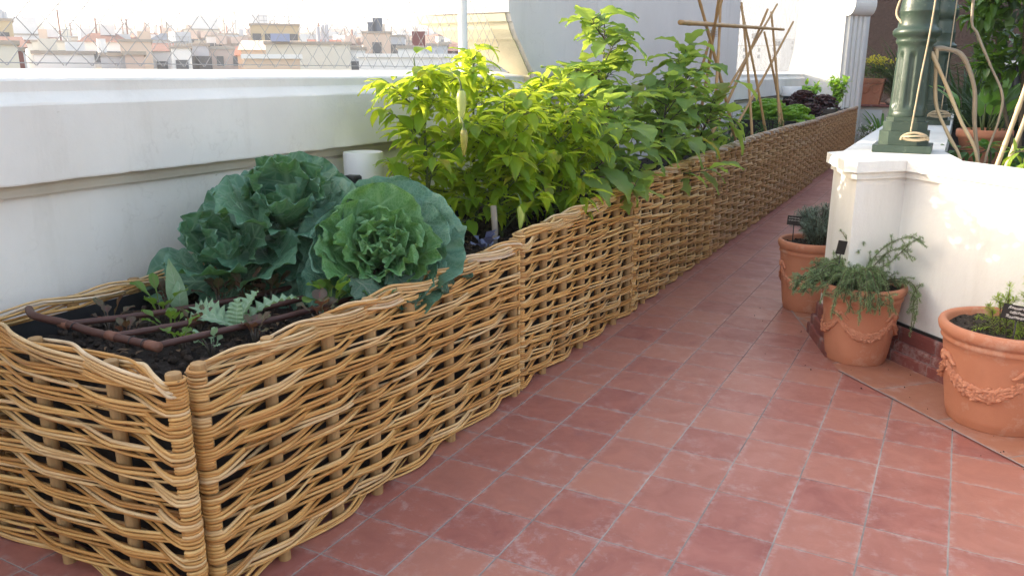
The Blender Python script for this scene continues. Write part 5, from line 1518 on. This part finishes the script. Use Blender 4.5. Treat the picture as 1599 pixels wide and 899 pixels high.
# dark grassy plants between the columns and the far wall
def grass_tuft(pos, n, L, mat, label, seed, wdt=.012, name='grass_tuft', cat='grass plant'):
    global rng
    keep = rng; rng = np.random.default_rng(seed)
    mb = MB()
    for i in range(n):
        az = rng.uniform(0, 6.28); ph = rng.uniform(.05, .7); l = L * rng.uniform(.6, 1.1)
        d = np.array([math.cos(az) * math.sin(ph), math.sin(az) * math.sin(ph), math.cos(ph)])
        b = np.array(pos) + np.array([math.cos(az), math.sin(az), 0]) * rng.uniform(0, .12) * L
        mb.leaf(b, d, (-d[0], -d[1], 1), l, wdt * rng.uniform(.7, 1.3), 'strap', droop=rng.uniform(.5, 1.6), fold=.3, nu=3, nv=9)
    o = mb.build(name, mat, loc=pos)
    rng = keep
    return tag(o, label, cat)
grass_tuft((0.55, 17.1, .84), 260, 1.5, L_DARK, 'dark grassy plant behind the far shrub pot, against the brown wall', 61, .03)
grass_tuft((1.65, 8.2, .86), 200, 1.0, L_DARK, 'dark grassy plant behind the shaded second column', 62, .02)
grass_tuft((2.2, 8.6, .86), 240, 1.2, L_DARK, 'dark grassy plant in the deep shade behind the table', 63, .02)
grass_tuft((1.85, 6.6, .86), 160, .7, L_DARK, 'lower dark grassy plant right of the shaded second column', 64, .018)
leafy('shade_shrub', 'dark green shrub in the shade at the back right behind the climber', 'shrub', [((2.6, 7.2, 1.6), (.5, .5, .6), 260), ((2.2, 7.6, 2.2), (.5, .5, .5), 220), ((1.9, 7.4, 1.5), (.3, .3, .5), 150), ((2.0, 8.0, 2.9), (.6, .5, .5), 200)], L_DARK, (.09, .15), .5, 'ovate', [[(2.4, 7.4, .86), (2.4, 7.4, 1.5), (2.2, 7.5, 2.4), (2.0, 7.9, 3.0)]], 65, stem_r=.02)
# far shrub in its pot on the ledge
def square_pot(c, z0, wt, wb, h, label):
    root = thing('terracotta_pot', (c[0], c[1], z0), label, 'pot')
    mb = MB()
    def ring(w_, z, b=.03): return [(c[0] + x * w_ / 2, c[1] + y * w_ / 2, z0 + z) for x, y in ((-1 + b, -1), (1 - b, -1), (1, -1 + b), (1, 1 - b), (1 - b, 1), (-1 + b, 1), (-1, 1 - b), (-1, -1 + b))]
    rs = [ring(wb, 0), ring(wb, .02), ring(wt * .93, h * .80), ring(wt * .99, h * .83), ring(wt, h * .87), ring(wt, h * .97), ring(wt * .97, h), ring(wt * .85, h), ring(wt * .83, h * .9)]
    mb.grid(np.array(rs), closed_u=True); mb.f.append(np.arange(8)[::-1]); mb.mi.append(0)
    mb.build('body', M_TERRA, root, smooth='auto')
    mb = MB(); mb.add(ring(wt * .84, h * .93), [tuple(range(8))]); mb.build('soil', M_POTSOIL, root)
    mb = MB()
    for q in range(2):
        for t in np.linspace(0, 1, 14):
            x = c[0] + (-.40 + .40 * q + .40 * t) * wt * .9; z = z0 + h * (.66 - .2 * (1 - (2 * t - 1) ** 2))
            mb.blob((x, c[1] - (wb + (wt * .93 - wb) * (z - z0) / (h * .8)) / 2 - .002, z), (.02, .012, .02), 6, 5, amp=.2)
    mb.build('garland', M_TERRA2, root)
square_pot((-.07, 16.62), .843, .50, .36, .52, 'square tapering terracotta pot on the far step in front of the white pilaster')
leafy('flowering_shrub', 'rounded green shrub with yellow flowers in the square far pot', 'shrub', [((-.07, 16.6, 1.58), (.33, .30, .22), 420), ((-.22, 16.6, 1.52), (.2, .2, .16), 150), ((.12, 16.6, 1.56), (.2, .2, .18), 150)], L_SHRUB, (.03, .06), .4, 'lance', [[(-.07, 16.62, 1.33), (-.07, 16.62, 1.45), (-.05, 16.6, 1.6)]], 66)
_fs = [o for o in COL.objects if o.name == 'flowering_shrub'][0]
mb = MB(); g10 = np.random.default_rng(5)
for i in range(150):
    p = np.array([.0 + g10.normal(0, .14), 16.5 + g10.normal(0, .12), 1.70 + g10.normal(0, .055)])
    for k in range(3):
        mb.leaf(p, unit(g10.normal(0, 1, 3) + np.array([0, -.3, .8])), (0, 0, 1), .045, .028, 'ovate', droop=.6, nu=3, nv=4)
mb.build('yellow_flowers', L_FLOWER, _fs)
mb = MB(); a = np.linspace(0, 1, 12)
mb.tube(np.stack([-.30 - .05 * np.sin(a * 3), np.full(12, 16.4), 1.40 - .42 * a], 1), .012, 6)
o = mb.build('black_hose', M_BLACK); tag(o, 'short black hose hanging on the left side of the far square pot', 'hose')
for k, (x, y, r_) in enumerate(((.30, 16.55, .085), (.46, 16.5, .10), (.40, 16.75, .09), (.60, 16.6, .08))):
    mb = MB(); mb.blob((x, y, .843 + r_ * .7), (r_, r_ * .9, r_ * .75), 12, 9, amp=.06)
    o = mb.build('stone', M_STONE); tag(o, ['smallest pinkish stone next to the far square pot', 'largest pinkish stone in the heap on the far step', 'pinkish stone at the back of the heap on the far step', 'pinkish stone at the right end of the heap on the far step'][k], 'stone')
grass_tuft((.28, 15.95, .0), 70, .85, L_BROAD, 'light green fern standing on the path in front of the far step', 67, .05, 'fern', 'fern')
root = thing('white_flowered_plant', (.10, 15.2, 0), 'wispy plant with tiny white flowers at the end of the path', 'plant')
mb, sb = MB(), MB(); g11 = np.random.default_rng(8)
for i in range(26):
    az = g11.uniform(0, 6.28); e = np.array([.10 + .26 * math.cos(az) * g11.random(), 15.2 + .2 * math.sin(az), g11.uniform(.2, .52)])
    sb.tube(spline([(.10, 15.2, 0), (.10 + (e[0] - .1) * .4, 15.2 + (e[1] - 15.2) * .4, e[2] * .6), e], 6), .004, 4)
    for k in range(3): mb.blob(e + g11.normal(0, .02, 3), .013, 5, 4)
mb.build('flowers', M_LAMPW, root); sb.build('stalks', M_STEMG, root)

# ------------------------------------------------------------------ the town
def at(px, D, py=None):
    """direction of a bearing (given as the column of a 1599 wide view) at horizontal distance D"""
    off = math.atan((px - 799.5) / 1255.8 / 1.035)
    a = R(28.56) - off
    x, y = 1.607 - math.sin(a) * D, -2.188 + math.cos(a) * D
    z = None if py is None else 1.474 + D * math.cos(off) * (114 - py) / 1345
    return x, y, z, a
def facade(name, c1, c2): return simple(name, c1, c2, 0.9, .5)
F_CREAM = facade('cream_facade', (.70, .66, .58), (.64, .6, .52)); F_WHITE = facade('white_facade', (.80, .79, .78), (.74, .73, .72))
F_GREY = facade('grey_facade', (.54, .56, .60), (.46, .48, .52)); F_PEACH = facade('peach_facade', (.70, .55, .44), (.64, .49, .38)); F_OCHRE = facade('ochre_facade', (.56, .46, .29), (.5, .4, .25))
F_PINK = facade('pink_facade', (.60, .47, .41), (.55, .42, .36)); F_BLUE = facade('blue_facade', (.30, .34, .50), (.26, .3, .44)); F_MAROON = facade('maroon_wall', (.20, .05, .05), (.17, .05, .05))
F_ROOF = facade('terracotta_roof', (.36, .14, .09), (.29, .105, .07)); F_ROOFB = facade('brown_red_roof', (.26, .12, .09), (.2, .095, .075)); F_SLATE = facade('slate_roof', (.10, .13, .18), (.08, .10, .14)); F_FLAT = facade('flat_roof', (.42, .36, .30), (.34, .29, .25))
F_WIN = simple('town_window', (.05, .06, .075), (.10, .11, .13), 0.25); F_RAIL = simple('town_rail', (.5, .5, .5), (.4, .4, .4), .6)
_win = MB(); _win.box((0, 0, 0), (1.1, .16, 1.7)); _w0 = None
def town_house(px0, px1, py, D, wall, roof, label, nwin=0, kind='flat', extra=(), depth=10., cat='building', name='town_house', rowh=3.1, wz=2, cname=None):
    global _w0
    xa, ya, z, a = at((px0 + px1) / 2, D, py)
    W_ = (px1 - px0) / 1345 * D
    zg = ground_z(xa, ya) - 1
    root = thing(name, (xa, ya, zg), label, cat)
    ca, sa = math.cos(a), math.sin(a)           # local x to the right, local -y to the viewer
    def lp(u, v): return (xa + u * ca - v * sa, ya + u * sa + v * ca)
    def bx(mb, u, v, zc, s): mb.box((*lp(u, v), zc), s, a)
    rh = 0.
    if kind in ('gable', 'hip', 'shed'): rh = max(1.2, min(W_ * .2, 3.0))
    zt = z - rh
    mb = MB(); bx(mb, 0, depth / 2, (zg + zt) / 2, (W_, depth, zt - zg)); mb.build('walls', wall, root, smooth=False)
    mb = MB()
    if kind == 'flat':
        bx(mb, 0, depth / 2, zt + .12, (W_ + .3, depth + .3, .24))
    else:
        o_ = .3
        hw, d0, d1 = W_ / 2 + o_, -o_, depth + o_
        k = .28 if kind == 'hip' else (0.0 if kind == 'gable' else 0)
        if kind == 'shed':
            pts = [(-hw, d0, zt), (hw, d0, zt), (hw, d1, zt + rh), (-hw, d1, zt + rh), (-hw, d1, zt), (hw, d1, zt)]
            fs = [(0, 1, 2, 3), (0, 3, 4), (1, 5, 2), (3, 2, 5, 4), (0, 4, 5, 1)]
        else:
            pts = [(-hw, d0, zt), (hw, d0, zt), (hw, d1, zt), (-hw, d1, zt), (-hw + W_ * k, depth / 2, zt + rh), (hw - W_ * k, depth / 2, zt + rh)]
            fs = [(0, 1, 5, 4), (1, 2, 5), (2, 3, 4, 5), (3, 0, 4), (3, 2, 1, 0)]
        mb.add([(*lp(u, v), zz) for u, v, zz in pts], fs)
    rf_ = mb.build('roof', roof, root, smooth=False)
    if nwin:
        for r_ in range(wz):
            for c in range(nwin):
                u = -W_ / 2 + W_ * (c + .5) / nwin
                zc = zt - 1.9 - r_ * rowh
                if _w0 is None:
                    w = _win.build('window', F_WIN, None, smooth=False); _w0 = w
                else:
                    w = _w0.copy(); COL.objects.link(w)
                w.parent = root
                x_, y_ = lp(u, -.03)
                w.location = (x_ - root.location.x, y_ - root.location.y, zc - root.location.z)
                w.rotation_euler = (0, 0, a)
    for e in extra:
        kind_, u, v, s, mt = e
        mb = MB()
        if kind_ in ('chimney', 'roof_hut', 'water_tank', 'parapet_block'):
            bx(mb, u * W_, v, zt + rh * .6 + s[2] / 2 + .2, s)
        elif kind_ in ('flue', 'antenna'):
            x_, y_ = lp(u * W_, v); mb.tube([(x_, y_, zt + .1), (x_, y_, zt + s[2])], s[0], 8)
            if kind_ == 'antenna':
                for q in (0, .5): bx(mb, u * W_, v, zt + s[2] - .2 - q, (1.0, .05, .05))
        elif kind_ == 'railing':
            for q in np.linspace(-.5, .5, 9): bx(mb, u * W_ + q * s[0], v, zt + .6, (.07, .07, .9))
            for zz in (.5, 1.05): bx(mb, u * W_, v, zt + zz, (s[0], .06, .06))
        elif kind_ == 'awning':
            bx(mb, u * W_, v, zt - s[2], (s[0], s[1], .5))
        mb.build(kind_, mt, root if kind_ == 'awning' else rf_, smooth=False)
    return root
T = town_house
T(-60, 18, 33, 95, F_OCHRE, F_FLAT, 'ochre block with rooftop flues at the left edge of the view', 3, extra=[('flue', .36, 2, (.2, 0, 1.2), F_GREY), ('flue', .42, 2, (.2, 0, 1.0), F_GREY)])
T(-50, 30, 50, 80, F_GREY, F_ROOFB, 'grey house under a low brown red roof at the left edge', 3, 'shed')
T(-60, 20, 70, 55, F_CREAM, F_FLAT, 'near cream wall in front of the maroon wall, far left', 0)
T(20, 38, 80, 62, F_MAROON, F_FLAT, 'narrow maroon wall low at the far left', 0, depth=5)
T(36, 76, 56, 150, F_WHITE, F_FLAT, 'pale white block left of the long cream roofs', 3, extra=[('roof_hut', -.2, 3, (4, 4, 2.5), F_WHITE)])
T(66, 140, 67, 130, F_CREAM, F_FLAT, 'long low cream building left of the mansard house', 5, extra=[('chimney', .1, 3, (1, 1, 1.6), F_CREAM), ('chimney', -.3, 3, (1, 1, 1.6), F_PEACH)])
T(113, 136, 60, 165, F_CREAM, F_FLAT, 'small cream tower block beside the mansard house', 2)
T(137, 200, 50, 110, F_WHITE, F_ROOFB, 'white house with a broad brown red roof and rows of windows', 5, 'hip', rowh=2.6, extra=[('awning', 0, -.3, (4.4, .8, 2.6), F_RAIL), ('chimney', .1, 4, (1.6, .9, 1.2), F_WHITE)])
T(66, 142, 85, 70, F_WHITE, F_FLAT, 'low white terrace with small sheds below the cream roofs', 0, extra=[('roof_hut', -.25, 1, (1.2, 1, .9), F_CREAM), ('roof_hut', .2, 1, (1.3, 1, .7), F_WHITE), ('antenna', .1, 1, (.05, 0, 2.0), F_RAIL)])
T(163, 196, 88, 66, F_GREY, F_FLAT, 'dark grey shed with a white flue below the mansard house', 0, extra=[('flue', -.4, 1, (.3, 0, 1.2), F_WHITE)])
T(196, 238, 66, 90, F_PEACH, F_FLAT, 'peach coloured wall with an uneven top right of the mansard house', 1, extra=[('parapet_block', .3, 1, (1.2, 1.5, .8), F_PEACH)])
T(200, 226, 86, 64, F_PINK, F_FLAT, 'low pinkish hut in front of the peach wall', 0)
T(238, 272, 63, 100, F_WHITE, F_ROOFB, 'bright white cube house with a thin brown roof', 1, 'shed')
T(245, 302, 51, 140, F_GREY, F_SLATE, 'grey house under a dark slate blue hip roof', 4, 'hip')
T(272, 300, 76, 85, F_WHITE, F_FLAT, 'white side wall below the slate roofed house', 1, extra=[('railing', 0, .3, (2, 0, 0), F_RAIL)])
T(296, 346, 48, 180, F_CREAM, F_FLAT, 'tall pale apartment block right of the slate roof', 5, wz=4, extra=[('roof_hut', .1, 3, (5, 4, 2.5), F_WHITE)])
T(300, 328, 72, 95, F_GREY, F_FLAT, 'grey balcony block in front of the tall pale apartments', 3, wz=3, rowh=2)
T(328, 350, 58, 150, F_WHITE, F_FLAT, 'slim white block among the grey apartments', 2, wz=4)
T(348, 376, 55, 170, F_GREY, F_FLAT, 'bluish grey apartment block left of the peach roofs', 4, wz=5, extra=[('antenna', .4, 2, (.1, 0, 5), F_RAIL)])
T(374, 408, 68, 90, F_PEACH, F_ROOF, 'peach house with an orange tiled roof left of the roof terrace', 1, 'shed')
T(398, 470, 41, 115, F_OCHRE, F_FLAT, 'ochre rooftop house with a railed terrace above the big peach roof', 4, wz=2, extra=[('railing', .1, -1.5, (5, 0, 0), F_RAIL), ('roof_hut', -.3, 2, (2, 2, 1.2), F_WHITE), ('antenna', .3, 2, (.06, 0, 3), F_RAIL)])
T(382, 482, 58, 84, F_PEACH, F_PEACH, 'broad peach pitched roof in the middle of the town view', 0, 'shed')
T(478, 534, 57, 98, F_GREY, F_ROOF, 'red tiled roof with three steel flues', 2, 'shed', extra=[('flue', -.10, 2, (.20, 0, 2.3), F_GREY), ('flue', .03, 2, (.20, 0, 2.5), F_GREY), ('flue', .14, 2, (.20, 0, 2.6), F_GREY)])
T(420, 548, 70, 72, F_CREAM, F_FLAT, 'long cream terrace wall with a blue panel and stored things', 0, extra=[('roof_hut', -.32, -.5, (1.5, .8, .6), F_BLUE), ('water_tank', -.05, -.6, (.5, .5, .6), F_WHITE)])
T(385, 468, 92, 48, F_PEACH, F_WHITE, 'low peach parapet of the neighbouring roof close to the fence', 0, depth=6)
T(545, 572, 78, 80, F_WHITE, F_FLAT, 'small white roof hut beside the dark doorway', 1)
T(569, 612, 53, 105, F_PEACH, F_FLAT, 'peach block with two dark water tanks on top', 1, extra=[('water_tank', -.15, 2, (1.1, 1, 1.2), F_SLATE), ('water_tank', .05, 2, (1.2, 1, 1.7), F_SLATE)])
T(610, 634, 58, 120, F_GREY, F_FLAT, 'dark grey balcony tower next to the peach block', 2, wz=3)
T(622, 660, 76, 78, F_WHITE, F_FLAT, 'white roof with a maroon gable right of the balcony tower', 0, extra=[('roof_hut', .38, 1, (1.2, 2, 1.3), F_MAROON)])
T(668, 700, 72, 90, F_GREY, F_FLAT, 'pale grey terrace with dark openings left of the fence post', 3, wz=1)
T(690, 722, 64, 100, F_MAROON, F_ROOFB, 'maroon walled house just left of the white fence post', 0, 'shed')
T(560, 735, 90, 56, F_WHITE, F_WHITE, 'long pale roof wall right in front of the town below the fence post', 0, depth=6)
T(1150, 1215, 72, 420, F_WHITE, F_FLAT, 'white block seen through the gap between the piers', 3)
T(1205, 1262, 62, 520, F_GREY, F_FLAT, 'grey block seen through the right half of the gap between the piers', 3)
# farther rows: simple blocks, every one an object
def far_block(seed):
    g = np.random.default_rng(seed); mb = MB()
    w, d, h = g.uniform(6.5, 13), 10, 40
    mb.box((0, 0, -h / 2), (w, d, h), mi=0)
    mb.box((0, 0, .15), (w + .4, d + .4, .5), mi=1)
    for k in range(int(g.integers(1, 3))): mb.box((g.uniform(-w * .3, w * .3), 0, 1.5), (g.uniform(1.5, 3.5), 3, g.uniform(1, 2.4)), mi=0)
    nc = int(w / 2.4)
    for r_ in range(7):
        for c in range(nc):
            mb.box((-w / 2 + w * (c + .5) / nc, -d / 2, -1.9 - 2.9 * r_), (1.05, .2, 1.5), mi=2)
    for q in range(2):
        x = g.uniform(-w * .4, w * .4); mb.tube([(x, 0, 0), (x, 0, g.uniform(2, 5))], .12, 4, 1)
    return mb
pal = [(F_WHITE, F_FLAT, F_WIN), (F_CREAM, F_ROOF, F_WIN), (F_GREY, F_FLAT, F_WIN), (F_PEACH, F_ROOF, F_WIN), (F_PINK, F_FLAT, F_WIN), (F_WHITE, F_ROOFB, F_WIN)]
protos = []
g12 = np.random.default_rng(99)
nfar = 0
for D, step, pyt, jit in ((150, 44, 74, 9), (215, 34, 66, 9), (300, 28, 58, 9), (430, 24, 52, 7), (620, 20, 47, 6), (900, 17, 43, 5)):
    px = -90.
    while px < 760:
        q = int(g12.integers(0, 6))
        x, y, z, a = at(px + g12.uniform(-5, 5), D * g12.uniform(.92, 1.1), pyt + g12.uniform(-jit, jit) * (1.0 if px < 420 else .6) + (4 if px > 420 else 0))
        if len(protos) < 6:
            q = len(protos); o = far_block(200 + q).build('apartment_block', list(pal[q]), smooth=False); protos.append(o)
        else:
            o = protos[q].copy(); COL.objects.link(o)
        o.location = (x, y, z); o.rotation_euler = (0, 0, a + g12.uniform(-.5, .5)); sc_ = g12.uniform(.8, 1.25); o.scale = (sc_, sc_, 1)
        tag(o, 'hazy apartment block in the far rows of the town', 'building', 'far apartment blocks of the town')
        nfar += 1
        px += step * g12.uniform(.8, 1.3)

# ------------------------------------------------------------------ air
m = MB()
x0, x1, y0, y1, z0, z1 = -5400, 5400, -5400, 5400, -22, 190
m.add([(x0, y0, z0), (x1, y0, z0), (x1, y1, z0), (x0, y1, z0), (x0, y0, z1), (x1, y0, z1), (x1, y1, z1), (x0, y1, z1)], [(3, 2, 1, 0), (4, 5, 6, 7), (0, 1, 5, 4), (1, 2, 6, 5), (2, 3, 7, 6), (3, 0, 4, 7)])
hz = bpy.data.materials.new('haze_air'); hz.use_nodes = True
_hn = hz.node_tree.nodes; _hn.remove(_hn['Principled BSDF'])
pv = _hn.new('ShaderNodeVolumePrincipled'); pv.inputs['Color'].default_value = (.92, .94, 1, 1); pv.inputs['Density'].default_value = HAZE; pv.inputs['Anisotropy'].default_value = .3
hz.node_tree.links.new(pv.outputs[0], _hn['Material Output'].inputs['Volume'])
struct(m.build('haze', hz, smooth=False), 'stuff')

# repeats of one kind share a group
for o in list(COL.objects):
    if o.parent is None and 'category' in o and 'group' not in o:
        g = {'wicker panel': 'wicker panels round the vegetable bed', 'cabbage': 'cabbages at the near end of the bed', 'seedling': 'seedlings in the near bed', 'pepper plant': 'pepper plants', 'aubergine plant': 'aubergine plants',
             'bamboo cane': 'bamboo canes of the tripods', 'twine': 'twine bindings on the canes', 'lettuce': 'lettuces in the far bed', 'stone': 'stones on the far step', 'stake': 'stakes among the vegetables', 'drip pipe': 'grey drip pipes below the canes',
             'building': 'town buildings', 'column': 'green iron columns', 'plant sign': 'slate plant labels in the pots', 'branch': 'bare branches by the column', 'bamboo pole': 'bamboo poles at the right edge', 'herb': 'herbs', 'leafy green': 'green shoots in the far bed',
             'rope': 'ropes on the iron columns', 'grass plant': 'dark grassy plants', 'pier': 'white piers', 'parapet': 'parapet walls', 'fence': 'chain link fences', 'lamp': 'white wall lights'}.get(o['category'])
        if o['category'] == 'pot' and o['label'].startswith(('terracotta pot', 'middle', 'nearest')): g = 'garlanded terracotta pots'
        if g: o['group'] = g
